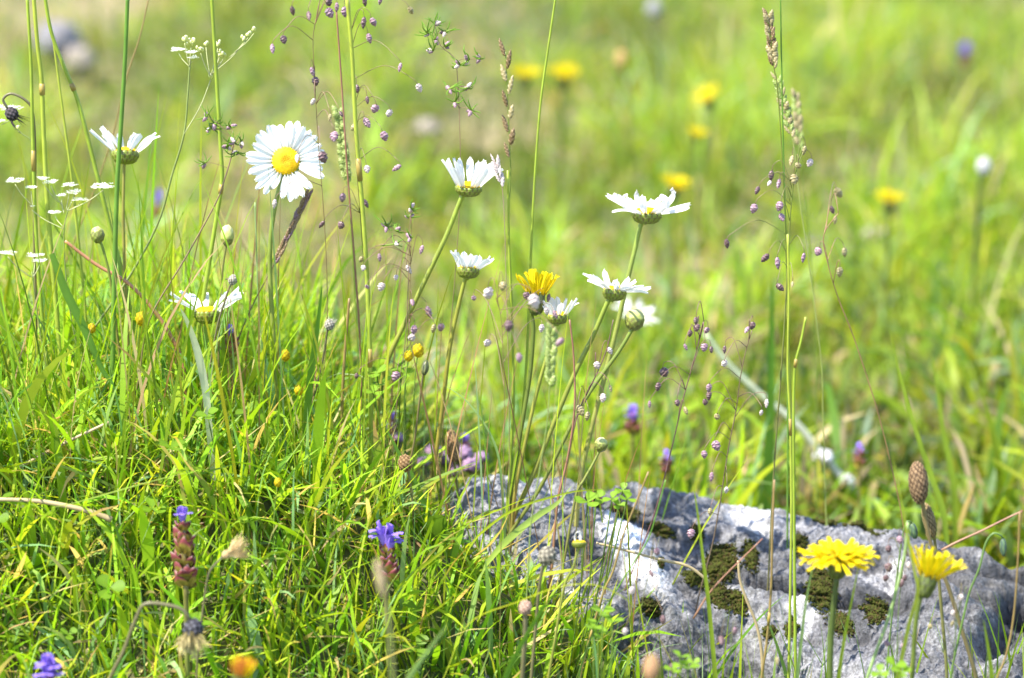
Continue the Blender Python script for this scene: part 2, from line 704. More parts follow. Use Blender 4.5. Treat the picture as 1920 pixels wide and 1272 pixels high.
def rock_left(y):
    """x of the rock's left side where turf laps over it"""
    return (985 - 960) * K * 1.6


def turf():
    # --- sharp bank at the left and in the middle
    n = 21000
    x = RNG.uniform(-.42, .20, n)
    y = RNG.uniform(1.16, 1.80, n)
    # thinner towards and over the rock
    edge = -0.070 + 0.035 * np.array([noise.noise((a * 9, b * 9, 1)) for a, b in zip(x, y)]) + .175 * np.clip((1.55 - y) / .09, 0, 1)
    keep = (RNG.random(n) < np.clip(1 - (x - edge) / .05, 0.0, 1)) 
    keep &= ~((y > 1.58) & (x > -.09))
    x, y = x[keep], y[keep]
    n = len(x)
    z = ground_z(x, y)
    tall = np.clip((y - 1.36) / .25, 0, 1)
    L = RNG.gamma(7, .0085, n) * (.62 + .55 * tall) * (1.0 - .60 * np.clip((x + .11) / .08, 0, 1) * np.clip((y - 1.44) / .08, 0, 1))
    L = np.clip(L * .90, .02, .12)
    W = RNG.gamma(3, .00050, n) + .0004
    W *= np.where(RNG.random(n) < .14, 1.7, 1)
    az = RNG.uniform(0, 6.283, n)
    tilt = np.abs(RNG.normal(.12, .36, n))
    bend = RNG.gamma(2.0, .42, n)
    c, k = pick_cols(n, [5, 7, 6, 1.2, 2, 3, 1.0, 2.0])
    c = np.clip(c * np.array([1.24, 1.38, 1.25]), 0, .62)
    tip = np.where(RNG.random(n) < .22, RNG.uniform(.6, .95, n), 9)
    blades("turf_grass", "dense bright green turf of fine blades covering the bank", np.stack([x, y, z], 1), L, W, az, tilt, bend, c, 6, tip)
    # --- thatch: dead and low blades lying in the turf
    n = 9500
    x = RNG.uniform(-.42, .14, n)
    y = RNG.uniform(1.16, 1.8, n)
    keep = ~((x > .05) & (RNG.random(n) < .7)) & ~((y > 1.64) & (x > -.03))
    x, y = x[keep], y[keep]
    n = len(x)
    L = RNG.uniform(.025, .07, n)
    c, k = pick_cols(n, [2, 3, 4, 1, 2, 3, 7, 3])
    c = np.clip(c * 1.15, 0, .6)
    blades("turf_thatch", "low tangled grass and dry straw in the turf", np.stack([x, y, ground_z(x, y) + .002], 1), L, RNG.uniform(.001, .0026, n), RNG.uniform(0, 6.283, n), RNG.uniform(.7, 1.35, n), RNG.normal(.2, .5, n), c, 4)
    # --- taller, thin, at the left
    n = 230
    x = RNG.uniform(-.40, -.06, n)
    x = np.where(RNG.random(n) < .5, RNG.uniform(-.40, -.18, n), x)
    y = RNG.uniform(1.48, 1.70, n)
    c, k = pick_cols(n, [4, 5, 5, 2, 1, 3, 2.5, 1])
    blades("tall_grass", "taller thin grass rising out of the turf", np.stack([x, y, ground_z(x, y)], 1), RNG.uniform(.09, .19, n), RNG.uniform(.0008, .0019, n), RNG.uniform(0, 6.283, n), np.abs(RNG.normal(.1, .2, n)), RNG.gamma(2, .17, n), c, 8)
    # --- fine flowering stems, brown and green, thin as hair
    n = 150
    x = RNG.uniform(-.20, .07, n)
    y = RNG.uniform(1.50, 1.63, n)
    c, k = pick_cols(n, [3, 4, 4, 1, 1, 4, 5, 1])
    brn = RNG.random(n) < .4
    c[brn] = np.array([.24, .14, .07]) * RNG.uniform(.7, 1.3, (brn.sum(), 1))
    blades("fine_stems", "hair-thin brown and green stems among the flowers", np.stack([x, y, ground_z(x, y)], 1), RNG.uniform(.07, .20, n), RNG.uniform(.0006, .0012, n), RNG.uniform(0, 6.283, n), np.abs(RNG.normal(.08, .14, n)), RNG.gamma(2, .1, n), c, 8)
    # --- in front of the rock, sparse
    n = 620
    x = RNG.uniform(.03, .42, n)
    y = RNG.uniform(1.28, 1.50, n)
    z = ground_z(x, y)
    c, k = pick_cols(n, [5, 5, 3, 3, 3, 2, 2, 3])
    need = -.055 - z
    L = np.clip(need + RNG.uniform(-.05, .035, n), .03, .26)
    blades("rockside_grass", "sparse grass standing in front of the rock", np.stack([x, y, z], 1), L, RNG.uniform(.0009, .0028, n), RNG.uniform(0, 6.283, n), np.abs(RNG.normal(.08, .16, n)), RNG.gamma(2, .2, n), c, 8)
    # --- the meadow behind, out of focus: short, uneven, with straw and bare spots
    n = 78000
    y = 1.72 + 4.2 * RNG.random(n) ** 1.3
    x = RNG.uniform(-1, 1, n) * (.36 + .26 * (y - 1.7) + .1)
    keep = ~((x > -.06) & (y < 1.80))
    x, y = x[keep], y[keep]
    nn = np.array([noise.noise((a * 3.2, b * 1.7, 5.5)) + .6 * noise.noise((a * 9, b * 5, 1.5)) for a, b in zip(x, y)])
    n2 = np.array([noise.noise((a * 6, b * 3.2, 9.5)) + .6 * noise.noise((a * 17, b * 9, 4.5)) for a, b in zip(x, y)])
    lft = np.clip((.25 - x) / .5, 0, 1)
    bare = np.clip((nn + .02 + .06 * lft) / .38, 0, 1)
    keep = RNG.random(len(x)) > bare * (.36 + .18 * lft)
    x, y, bare, n2, lft = x[keep], y[keep], bare[keep], n2[keep], lft[keep]
    n = len(x)
    near = np.clip((2.5 - y) / .6, 0, 1) * np.clip((x + .05) / .15, 0, 1)
    L = RNG.gamma(5, .0090, n) * np.clip(1.05 - .5 * bare + .8 * n2, .35, 1.7) * (1 + .25 * near)
    L = np.clip(L, .018, .15)
    W = RNG.uniform(.0018, .0048, n) * (1 + .5 * near)
    c, k = pick_cols(n, [5, 7, 6, 2, 2, 4, 1.5, 2.5])
    c = c * np.clip(1.02 + .70 * n2, .45, 1.7)[:, None] * np.array([1.02, 1.03, 1.3])
    dry = (.17 * np.clip((y - 2.0) / 1.2, 0, 1) * RNG.uniform(.5, 1.5, n))[:, None]
    c = c * (1 - dry) + np.array([.25, .27, .07]) * dry
    straw = RNG.random(n) < np.clip(bare * (.25 + .32 * lft), .04, 1)
    c[straw] = np.array([.36, .29, .18]) * RNG.uniform(.6, 1.2, (straw.sum(), 1))
    blades("meadow_grass", "soft green meadow grass stretching away behind the flowers", np.stack([x, y, ground_z(x, y)], 1), L, W, RNG.uniform(0, 6.283, n), np.abs(RNG.normal(.35, .5, n)), RNG.gamma(2, .5, n), c, 4)
    # --- the bank carries on to both sides
    n = 15000
    x = RNG.uniform(.38, 1.3, n) * RNG.choice([-1, 1], n)
    y = RNG.uniform(.9, 2.3, n)
    keep = np.abs(x) > .40 + .20 * np.clip(y - 1.7, 0, 9)
    x, y = x[keep], y[keep]
    n = len(x)
    c, k = pick_cols(n, [5, 7, 6, 1.2, 2, 3, 1.5, 2])
    blades("side_turf_grass", "green turf carrying the bank on to either side", np.stack([x, y, ground_z(x, y)], 1), np.clip(RNG.gamma(6, .011, n), .02, .12), RNG.uniform(.0016, .0042, n), RNG.uniform(0, 6.283, n), np.abs(RNG.normal(.15, .35, n)), RNG.gamma(2, .4, n), c, 4)
    # --- wide surroundings, for anyone stepping aside
    n = 26000
    x = RNG.uniform(-2.6, 2.6, n)
    y = RNG.uniform(.2, 6.5, n)
    keep = (np.abs(x) > .42 + .26 * np.clip(y - 1.7, 0, 9)) | (y < 1.10) | (y > 5.6)
    keep &= ~((np.abs(x) < .5) & (y < 1.15))
    x, y = x[keep], y[keep]
    n = len(x)
    c, k = pick_cols(n, [5, 7, 6, 2, 2, 4, 1.5, 2.5])
    blades("outer_meadow_grass", "meadow grass around the bank", np.stack([x, y, ground_z(x, y)], 1), np.clip(RNG.gamma(6, .013, n), .03, .14), RNG.uniform(.003, .006, n), RNG.uniform(0, 6.283, n), np.abs(RNG.normal(.1, .3, n)), RNG.gamma(2, .3, n), c, 3)


turf()


def clover_geo(mb, base, top, r, az, col):
    """a stalk with three rounded leaflets"""
    mb.tube(smooth([base, base.lerp(top, .5) + Vector((.002, 0, 0)), top], 3), .0004, 4, (.12, .2, .03))
    up = Vector((random.uniform(-.4, .4), random.uniform(-.7, .1), 1)).normalized()
    fr = frame(up)
    for k in range(3):
        a = az + k * 2.094
        dr = fr @ Vector((math.cos(a), math.sin(a), .25))
        sd_ = fr @ Vector((-math.sin(a), math.cos(a), 0))
        nn = fr @ Vector((0, 0, 1))
        rows = []
        for (t, w_) in ((0.0, .05), (.3, .55), (.6, .9), (.85, .82), (1.0, .35)):
            p = top + dr * r * t
            rows.append([p - sd_ * r * .5 * w_ + nn * r * .10 * w_, p, p + sd_ * r * .5 * w_ + nn * r * .10 * w_])
        b0 = len(mb.v)
        for i, rw in enumerate(rows):
            mb.v += rw
            mb.c += [col, tuple(q * (1.25 if 0 < i < 4 else 1) for q in col), col]
        for i in range(4):
            q = b0 + i * 3
            mb.f += [(q, q + 1, q + 4, q + 3), (q + 1, q + 2, q + 5, q + 4)]


def turf_leaves():
    mb = MB()
    for _ in range(80):
        x, y = random.uniform(-.40, .03), random.uniform(1.25, 1.7)
        b = Vector((x, y, G(x, y)))
        t = b + Vector((random.uniform(-.015, .015), random.uniform(-.02, .01), random.uniform(.015, .055)))
        g = random.uniform(.7, 1.25)
        clover_geo(mb, b, t, random.uniform(.004, .0085), random.random() * 6, (.13 * g, .24 * g, .014 * g))
    # oval broad leaves
    for _ in range(130):
        x, y = random.uniform(-.40, .04), random.uniform(1.25, 1.68)
        b = Vector((x, y, G(x, y)))
        a = random.random() * 6.28
        dr = Vector((math.cos(a), math.sin(a), random.uniform(.5, 1.8))).normalized()
        L = random.uniform(.03, .06)
        pts = smooth([b, b + dr * L * .5, b + dr * L + Vector((0, 0, -L * .2))], 4)
        W_ = random.uniform(.006, .011)
        ws = [W_ * max(.05, math.sin(math.pi * (.08 + .92 * i / (len(pts) - 1))) ** .7) for i in range(len(pts))]
        g = random.uniform(.7, 1.2)
        mb.ribbon(pts, ws, Vector((-math.sin(a), math.cos(a), .1)), (.075 * g, .155 * g, .018 * g), fold=.3)
    o = link("turf_leaves", mb.mesh("turf_leaves"), M_GRASS)
    o["kind"] = "stuff"
    o["label"] = "small clover and plantain leaves low among the turf"
    o["category"] = "leaves"


turf_leaves()

# ------------------------------------------------------------------ petals, shared by all flowers of a kind


def petal_mesh(name, L, W, curl, groove, notch, seed, col, col0, mt, lift=0.0, nu=6, nv=9, square=False, twist=0.0):
    rnd = random.Random(seed)
    v, f, c = [], [], []
    x = z = 0.0
    ph1, ph2 = rnd.uniform(-.3, .3), rnd.uniform(.8, 1.2)
    prev = 0.0
    for i in range(nv + 1):
        t = i / nv
        ang = lift * (1 - t) + curl * t * t
        if i:
            x += math.cos(ang) * L / nv
            z += math.sin(ang) * L / nv
        if square:
            wp = .45 + .55 * ss(0, .7, t)
            if t > .93:
                wp *= .93
        else:
            wp = .42 + .58 * ss(0, .55, t)
            if t > .72:
                wp *= math.sqrt(max(.0, 1 - ((t - .72) / .30) ** 2.2)) * .93 + .05
        for j in range(nu + 1):
            s_ = j / nu * 2 - 1
            g = groove * math.cos(s_ * math.pi * 1.5) - groove * .8 * s_ * s_
            dx = 0.0
            if t > .85:
                dx = -notch * L * (.5 - .5 * math.cos((s_ + ph1 * .3) * math.pi * (3 if not square else 4))) * (t - .85) / .15
            yy = s_ * W * .5 * wp
            zz = z + g * W
            tw = twist * t
            yy, dz2 = yy * math.cos(tw), yy * math.sin(tw)
            v.append(Vector((x + dx, yy + ph1 * W * .6 * t * t, zz + dz2)))
            k = min(1, t / .22)
            c.append(tuple(col0[q] * (1 - k) + col[q] * k for q in range(3)))
    n = nu + 1
    f = [(i * n + j, i * n + j + 1, (i + 1) * n + j + 1, (i + 1) * n + j) for i in range(nv) for j in range(nu)]
    me = make_mesh(name, v, f, c)
    me.materials.append(mt)
    return me


WCOL = (.78, .775, .765)
W0 = (.72, .72, .58)
PETALS = [petal_mesh("white_petal", .0150, .0047, cu, gr, no, i, WCOL, W0, M_WHITE, li, twist=tw)
          for i, (cu, gr, no, li, tw) in enumerate([(-.25, .10, .03, .1, 0), (.25, .13, .05, .0, .2), (-.5, .09, .02, .15, -.2), (.05, .14, .06, .05, .3), (-.1, .12, .10, .1, -.3)])]
CURLED = [petal_mesh("white_petal", .0145, .0045, 2.6, .12, .04, 11, WCOL, W0, M_WHITE, .0), petal_mesh("white_petal", .0140, .0036, 1.3, .2, .15, 12, WCOL, W0, M_WHITE, .1, twist=.7)]
YCOL, Y0 = (.80, .64, .006), (.70, .46, .004)
LIGULES = [petal_mesh("yellow_petal", .0130, .0021, cu, .14, .05, 20 + i, tuple(q * (1 - .1 * i) for q in YCOL), Y0, M_YELLOW, li, nu=6, nv=7, square=True, twist=tw)
           for i, (cu, li, tw) in enumerate([(-.25, .1, 0), (.2, 0, .3), (-.55, .2, -.3)])]


def disc_mesh(r, name="disc"):
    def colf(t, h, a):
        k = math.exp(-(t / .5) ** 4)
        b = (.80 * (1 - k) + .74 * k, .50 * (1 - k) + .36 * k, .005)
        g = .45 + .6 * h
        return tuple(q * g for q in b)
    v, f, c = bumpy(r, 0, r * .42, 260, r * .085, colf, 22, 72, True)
    me = make_mesh(name, v, f, c)
    me.materials.append(M_DISC)
    return me


def cup_mesh(name, r_top, r_bot, h, nb, gcol, ecol, rows=3, ns=60, tip=.08):
    """an involucre: a cup of overlapping bracts, raised and dark-edged"""
    v, f, c = [], [], []
    nr = 14
    for i in range(nr + 1):
        t = i / nr
        r = r_bot + (r_top - r_bot) * math.sqrt(max(0, 1 - (1 - t) ** 2.2)) * (1 - .06 * ss(.8, 1, t))
        z = -h * (1 - t)
        for j in range(ns):
            a = 2 * math.pi * j / ns
            row = min(rows - 1, int(t * rows))
            ph = (a * nb / (2 * math.pi) + .5 * (row % 2)) % 1.0
            e = abs(ph - .5) * 2                     # 0 midrib .. 1 margin
            loc = (t * rows) % 1.0
            ridge_ = (1 - e * e) * .07 + loc * .06
            rr = r * (1 + ridge_)
            v.append(Vector((rr * math.cos(a), rr * math.sin(a), z + (tip * h * (1 - e) if i == nr else 0))))
            k = max(ss(.55, .95, e), ss(.75, 1.0, loc) * .8)
            c.append(tuple(gcol[q] * (1 - k) + ecol[q] * k for q in range(3)))
    for i in range(nr):
        for j in range(ns):
            f.append((i * ns + j, i * ns + (j + 1) % ns, (i + 1) * ns + (j + 1) % ns, (i + 1) * ns + j))
    k0 = len(v)
    v.append(Vector((0, 0, -h * 1.02)))
    c.append(gcol)
    for j in range(ns):
        f.append((k0, (j + 1) % ns, j))
    k0 = len(v)
    v.append(Vector((0, 0, -h * .06)))
    c.append((.5, .35, .02))
    for j in range(ns):
        f.append((k0, nr * ns + j, nr * ns + (j + 1) % ns))
    return make_mesh(name, v, f, c)


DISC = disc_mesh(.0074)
CUP = cup_mesh("flower_head", .0076, .0022, .0060, 15, (.18, .23, .03), (.10, .075, .02))
CUP.materials.append(M_STEM)
YCUP = cup_mesh("flower_head", .0042, .0020, .0100, 9, (.085, .11, .02), (.03, .034, .014), rows=3, tip=.2)
YCUP.materials.append(M_STEM)


def dirv(r, u, t):
    """a direction given as right, up and towards the viewer: the heads nod away from where one stands"""
    return (CX * r + CU * u - CF * t).normalized()


def stem_mesh(pts, r0, r1, col, col2):
    mb = MB()
    n = len(pts)
    mb.tube(pts, [r0 + (r1 - r0) * i / (n - 1) for i in range(n)], 8, col, col2)
    return mb


def stem_part(root, pts, r0, r1, col, col2, name="stem", m=None):
    mb = stem_mesh(pts, r0, r1, col, col2).shift(root.location)
    return link(name, mb.mesh(name), m or M_STEM, root)


def daisy(label, px, py, d, size, face, stem_px, npet, elev, gaps=(), curl=.15, spread=.10, wst=7, seed=0, scol=((.13, .18, .025), (.13, .13, .03)), open_disc=True, plen=None, cupz=1.0, pwid=1.0):
    """size: scale, 1 = 45 mm across when flat. elev(angle_deg) -> petal rise in degrees. stem_px from below the head down"""
    rnd = random.Random(seed + 100)
    hp = P(px, py, d)
    face = dirv(*face)
    hb = hp - face * (.0059 * size * cupz)
    pts = [hb] + [PV(a[0], a[1], d + (a[2] if len(a) > 2 else 0), py) for a in stem_px]
    pts = smooth(to_ground(pts), 5)
    base = pts[-1]
    root = thing("oxeye_daisy", label, "daisy", base, "oxeye daisies")
    r = pxr(wst, d)
    stem_part(root, pts, r * .95, r * 1.15, *[tuple(1.45 * q for q in k) for k in scol])
    fr = frame(face)
    head = link("flower_head", CUP, None, root, mtx=M4(fr, hp - base) @ Matrix.Diagonal((size, size, size * cupz, 1)))
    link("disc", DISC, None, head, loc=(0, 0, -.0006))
    for i in range(npet):
        a = 360 * (i + rnd.uniform(-.25, .25)) / npet
        if any(lo <= a % 360 <= hi for lo, hi in gaps):
            continue
        e = rad((elev(a) if callable(elev) else elev) + rnd.gauss(0, 100 * spread * .6))
        me = rnd.choice(CURLED) if rnd.random() < curl else rnd.choice(PETALS)
        sl = rnd.uniform(.9, 1.08) * (plen or 1)
        sw = pwid * rnd.uniform(.78, 1.10)
        m = Matrix.Rotation(rad(a), 4, 'Z') @ Matrix.Translation((.0064, 0, .0001 + .0004 * (i % 2))) @ Matrix.Rotation(-e, 4, 'Y') @ Matrix.Rotation(rnd.gauss(0, .22), 4, 'X') @ Matrix.Diagonal((sl, sw, 1, 1))
        link("petal", me, None, head, mtx=Matrix.Diagonal((1, 1, 1 / cupz, 1)) @ m)
    return root


def hawkbit(label, px, py, d, size, face, stem_px, rings, wst=7, seed=0, name="hawkbit_flower", gaps=(), group="yellow hawkbits", scol=((.09, .13, .02), (.14, .17, .03)), petals=None):
    rnd = random.Random(seed + 500)
    hp = P(px, py, d)
    face = dirv(*face)
    hb = hp - face * (.0098 * size)
    pts = [hb] + [PV(a[0], a[1], d + (a[2] if len(a) > 2 else 0), py) for a in stem_px]
    pts = smooth(to_ground(pts), 5)
    base = pts[-1]
    root = thing(name, label, "yellow flower", base, group)
    r = pxr(wst, d)
    stem_part(root, pts, r, r * 1.1, *scol)
    head = link("flower_head", YCUP, None, root, mtx=M4(frame(face), hp - base) @ Matrix.Scale(size, 4))
    for (n, e0, sl, r0) in rings:
        for i in range(n):
            a = 360 * (i + rnd.uniform(-.3, .3)) / n
            if any(lo <= a % 360 <= hi for lo, hi in gaps):
                continue
            m = Matrix.Rotation(rad(a), 4, 'Z') @ Matrix.Translation((r0, 0, -.0004)) @ Matrix.Rotation(-rad(e0 + rnd.gauss(0, 7)), 4, 'Y') @ Matrix.Rotation(rnd.gauss(0, .25), 4, 'X') @ Matrix.Diagonal((sl * rnd.uniform(.9, 1.1), rnd.uniform(.9, 1.2), 1, 1))
            link("petal", rnd.choice(petals or LIGULES), None, head, mtx=m)
    return root


# ------------------------------------------------------------------ the daisies
daisy("largest white daisy, turned full face to the viewer", 536, 302, 1.60, 1.02, (.0, .10, 1), [(516, 385), (506, 480), (512, 620), (522, 760), (534, 870)], 30, lambda a: 9 + 6 * math.sin(rad(a)), curl=.2, pwid=.95, spread=.08, wst=9, seed=3, gaps=((318, 326),), scol=((.13, .18, .03), (.15, .17, .03)))
daisy("daisy with upswept petals beside the dark green stalk, near the white umbels", 235, 287, 1.61, .92, (.02, 1, -.12), [(233, 310), (231, 400), (234, 520), (240, 640), (252, 760)], 13, lambda a: 42 + 6 * math.cos(rad(a * 2)), gaps=((250, 292),), curl=.05, wst=6, seed=5, plen=1.2, cupz=1.1, scol=((.15, .15, .03), (.17, .14, .04)))
daisy("daisy cupped upward on a long stem leaning right, in the middle", 879, 350, 1.60, .90, (.04, 1, .22), [(868, 366), (838, 440), (800, 520), (762, 600), (722, 690)], 19, lambda a: 50 - 8 * math.cos(rad(a)), curl=.0, wst=9, seed=8, plen=1.25, scol=((.14, .20, .02), (.17, .13, .03)), gaps=((262, 280),))
daisy("small half-open daisy with a deep green cup, below the cupped daisy", 878, 505, 1.60, .76, (.06, 1, -.05), [(871, 528), (856, 590), (842, 660), (830, 760), (812, 900)], 17, lambda a: 48 - 12 * math.cos(rad(a)), curl=.0, wst=8, seed=12, plen=.92, cupz=1.1, scol=((.16, .19, .02), (.16, .09, .025)))
daisy("small ragged daisy just right of the upright yellow flower", 1046, 592, 1.60, .72, (-.05, 1, .05), [(1040, 612), (1028, 660), (1008, 730), (985, 830), (965, 930)], 13, lambda a: 50 - 6 * math.cos(rad(a)), curl=.05, wst=7, seed=14, plen=1.05, cupz=1.1, gaps=((255, 275),), scol=((.14, .19, .02), (.16, .10, .03)))
daisy("daisy seen from below its rim, above the fat closed bud", 1152, 545, 1.60, .80, (.10, 1, -.03), [(1141, 564), (1112, 630), (1078, 700), (1040, 790), (1000, 890), (960, 980)], 21, lambda a: 20 - 12 * math.cos(rad(a)) + 5 * math.sin(rad(a)), curl=.0, wst=9, seed=17, plen=1.2, cupz=1.15, gaps=((250, 262), (196, 212)), scol=((.13, .18, .02), (.15, .12, .03)))
daisy("wide open daisy with tangled petals, highest on the right", 1213, 399, 1.62, 1.02, (.02, 1, .16), [(1203, 418), (1190, 470), (1178, 520), (1160, 600), (1138, 690), (1110, 800), (1088, 900)], 21, lambda a: 22 + 6 * math.cos(rad(2 * a)), curl=.22, spread=.2, wst=9, seed=21, plen=1.15, gaps=((262, 276), (230, 240)), scol=((.14, .20, .03), (.18, .15, .05)))
daisy("daisy with few spread petals low in the grass at left", 388, 585, 1.60, .86, (-.02, 1, .04), [(386, 608), (386, 660), (384, 720), (380, 790)], 15, lambda a: 27, gaps=((232, 310), (100, 120)), curl=.0, wst=7, seed=25, plen=1.4, cupz=1.25, scol=((.14, .22, .02), (.12, .2, .02)))
daisy("stunted daisy with a single petal left standing against the rock", 1086, 1018, 1.50, .46, (0, 1, -.12), [(1083, 1034), (1074, 1066), (1058, 1100)], 9, 70, gaps=((0, 60), (130, 360)), curl=.3, wst=5, seed=28, plen=1.1, scol=((.13, .16, .03), (.16, .15, .03)))
daisy("blurred white daisy in the meadow behind the fat bud", 1192, 590, 2.00, .80, (.3, .8, .4), [(1198, 630), (1200, 700)], 16, 15, curl=.1, wst=6, seed=33)

# ------------------------------------------------------------------ the yellow flowers
hawkbit("half-closed yellow flower standing upright next to the ragged daisy", 1006, 553, 1.60, 1.05, (.03, 1, .02), [(997, 590), (1000, 620), (994, 700), (978, 800), (958, 920)], [(18, 60, .95, .0040), (16, 72, .98, .0026)], wst=8, seed=1)
hawkbit("wide open yellow flower in front of the rock", 1571, 1044, 1.45, 1.10, (.02, 1, .22), [(1566, 1110), (1559, 1180), (1556, 1290)], [(26, 2, 1.08, .0042), (24, 12, 1.0, .0036), (20, 24, .82, .0028), (16, 42, .6, .0018), (10, 62, .42, .001)], wst=11, seed=2, scol=((.05, .07, .02), (.15, .24, .03)))
hawkbit("half-closed yellow flower tilted to the right, before the rock", 1742, 1082, 1.44, 1.04, (.32, 1, .05), [(1728, 1112), (1718, 1160), (1712, 1240), (1708, 1300)], [(17, 56, 1.15, .0040), (15, 66, 1.15, .0026)], wst=9, seed=4)
for i, (lab, px, py, h, s_, fc) in enumerate([
        ("blurred yellow flower behind the drooping brown grass ear", 984, 145, .17, 1.25, (.1, 1, .2)),
        ("blurred golden yellow flower right of the tall bare stalk", 1056, 145, .17, 1.4, (0, 1, .3)),
        ("pair-like lopsided yellow flower blurred in the upper right meadow", 1327, 186, .16, 1.2, (-.4, .8, .4)),
        ("blurred yellow flower directly behind the wide open daisy", 1264, 352, .14, 1.15, (.3, 1, .3)),
        ("blurred yellow flower alone at the right, half closed", 1668, 380, .14, 1.05, (.1, 1, .3)),
        ("faint yellow flower below the lopsided yellow one", 1305, 254, .13, .85, (.2, 1, .3))]):
    d = depth_for(px, py, h, 1.8)
    hawkbit(lab, px, py, d, s_ * .85, fc, [(px - 2, py + 40), (px - 4, py + 90)], [(14, 40, 1, .004), (12, 58, .9, .0026)], wst=7, seed=40 + i, group="blurred yellow flowers in the meadow")

# ------------------------------------------------------------------ buds and spent heads


def head_thing(name, label, cat, px, py, d, wpx, hpx, stem_px, colf, axis=(0, 1, 0), nb=60, amp=.12, wst=5, scol=((.13, .18, .03), (.14, .15, .03)), m=None, group=None, part="bud", offset=.5, nr=22, ns=32):
    """a stalk that carries one scaly ovoid head"""
    rx, rz = pxr(wpx, d), pxr(hpx, d)
    cp = P(px, py, d)
    ax = dirv(*axis)
    pts = [cp - ax * rz * .9] + [PV(a[0], a[1], d + (a[2] if len(a) > 2 else 0), py) for a in stem_px]
    pts = smooth(to_ground(pts), 5)
    base = pts[-1]
    root = thing(name, label, cat, base, group)
    r = pxr(wst, d)
    stem_part(root, pts, r, r * 1.1, *scol)
    v, f, c = bumpy(rx, rz, rz, nb, amp, colf, nr, ns)
    link(part, make_mesh(part, v, f, c), m or M_STEM, root, mtx=M4(frame(ax), cp - base))
    return root, base


def budcol(top=.42):
    def g(t, h, a):
        st = .5 + .5 * math.sin(a * 11 + t * 26)
        if t < top:
            k = ss(0, top, t)
            return (.55 - .25 * k, .55 - .22 * k, .28 - .2 * k)
        k = .55 + .45 * h
        if st < .30:
            return (.10, .085, .025)
        return (.25 * k, .29 * k, .06 * k)
    return g


def drycol(c0, c1):
    def g(t, h, a):
        k = ss(.2, .9, h)
        return tuple(c0[q] * (1 - k) + c1[q] * k for q in range(3))
    return g


BUDG = "closed daisy buds"
head_thing("daisy_bud", "fat closed daisy bud on a long curved stem at right", "bud", 1190, 600, 1.60, 35, 40, [(1184, 620), (1160, 660), (1120, 715), (1088, 765), (1060, 820), (1010, 920), (940, 1030)], budcol(), (.12, 1, .1), 46, .10, 7, ((.16, .23, .03), (.12, .12, .03)), group=BUDG)
head_thing("daisy_bud", "pale-tipped daisy bud below the full-face daisy", "bud", 426, 442, 1.60, 24, 38, [(424, 462), (417, 510), (412, 580), (410, 680), (415, 780)], budcol(.62), (0, 1, 0), 40, .10, 4, ((.15, .17, .04), (.16, .11, .04)), group=BUDG)
head_thing("daisy_bud", "small daisy bud left of the dark green stalk", "bud", 183, 441, 1.59, 25, 30, [(190, 458), (198, 485), (206, 520), (214, 580), (226, 680), (240, 780)], budcol(.35), (-.15, 1, 0), 40, .10, 5, ((.16, .25, .03), (.17, .12, .04)), group=BUDG)
head_thing("daisy_bud", "small daisy bud above the rock's back edge", "bud", 1127, 834, 1.58, 24, 26, [(1122, 850), (1112, 870), (1095, 900), (1080, 930)], budcol(.45), (.1, 1, .1), 40, .10, 5, ((.20, .25, .05), (.17, .15, .05)), group=BUDG)
head_thing("round_seed_capsule", "tiny round pale green capsule on a stalk at far left", "capsule", 175, 887, 1.55, 14, 16, [(176, 900), (178, 960), (182, 1060)], lambda t, h, a: (.26, .34, .05), (0, 1, 0), 12, .05, 4, ((.2, .28, .05), (.16, .24, .03)), nr=10, ns=14)
head_thing("daisy_bud", "narrow dark closed bud left of the leaning small daisy stem", "bud", 797, 690, 1.59, 14, 28, [(793, 704), (788, 740), (778, 820), (768, 880)], lambda t, h, a: (.10 + .06 * h, .12 + .05 * h, .05) if math.sin(a * 7) > -.3 else (.03, .035, .02), (.15, 1, 0), 20, .06, 4, ((.15, .12, .05), (.16, .13, .05)), group=BUDG)


def withered(label, px, py, d, wpx, stem_px, axis, tuft_dir, ncol, wst=4, ntuft=26, tl=1.6, col=((.16, .14, .11), (.42, .40, .34)), name="withered_flower"):
    root, base = head_thing(name, label, "withered flower", px, py, d, wpx, wpx * 1.15, stem_px, drycol(*col), axis, 40, .2, wst, ((.12, .11, .06), (.15, .13, .05)), M_DRY, "withered flowers", "seed_head")
    ax = dirv(*axis)
    cp = P(px, py, d)
    fr = frame(ax)
    rr = pxr(wpx, d)
    td = dirv(*tuft_dir)
    mb = MB()
    for i in range(ntuft):
        a = random.random() * 6.28
        o = fr @ Vector((math.cos(a), math.sin(a), .4)) * rr * .5
        dr = (td + (fr @ Vector((math.cos(a), math.sin(a), 0))) * random.uniform(.2, .7)).normalized()
        l = rr * tl * random.uniform(.7, 1.2)
        side = dr.cross(Vector((random.random(), random.random(), .3))).normalized()
        g = random.uniform(.6, 1.2)
        mb.ribbon([cp + o, cp + o + dr * l * .5, cp + o + dr * l + side * l * .15], [rr * .16, rr * .2, rr * .05], side, tuple(q * g for q in ncol))
    t = link("bristles", mb.shift(base).mesh("bristles"), M_DRY, root)
    t["kind"] = "stuff"
    return root


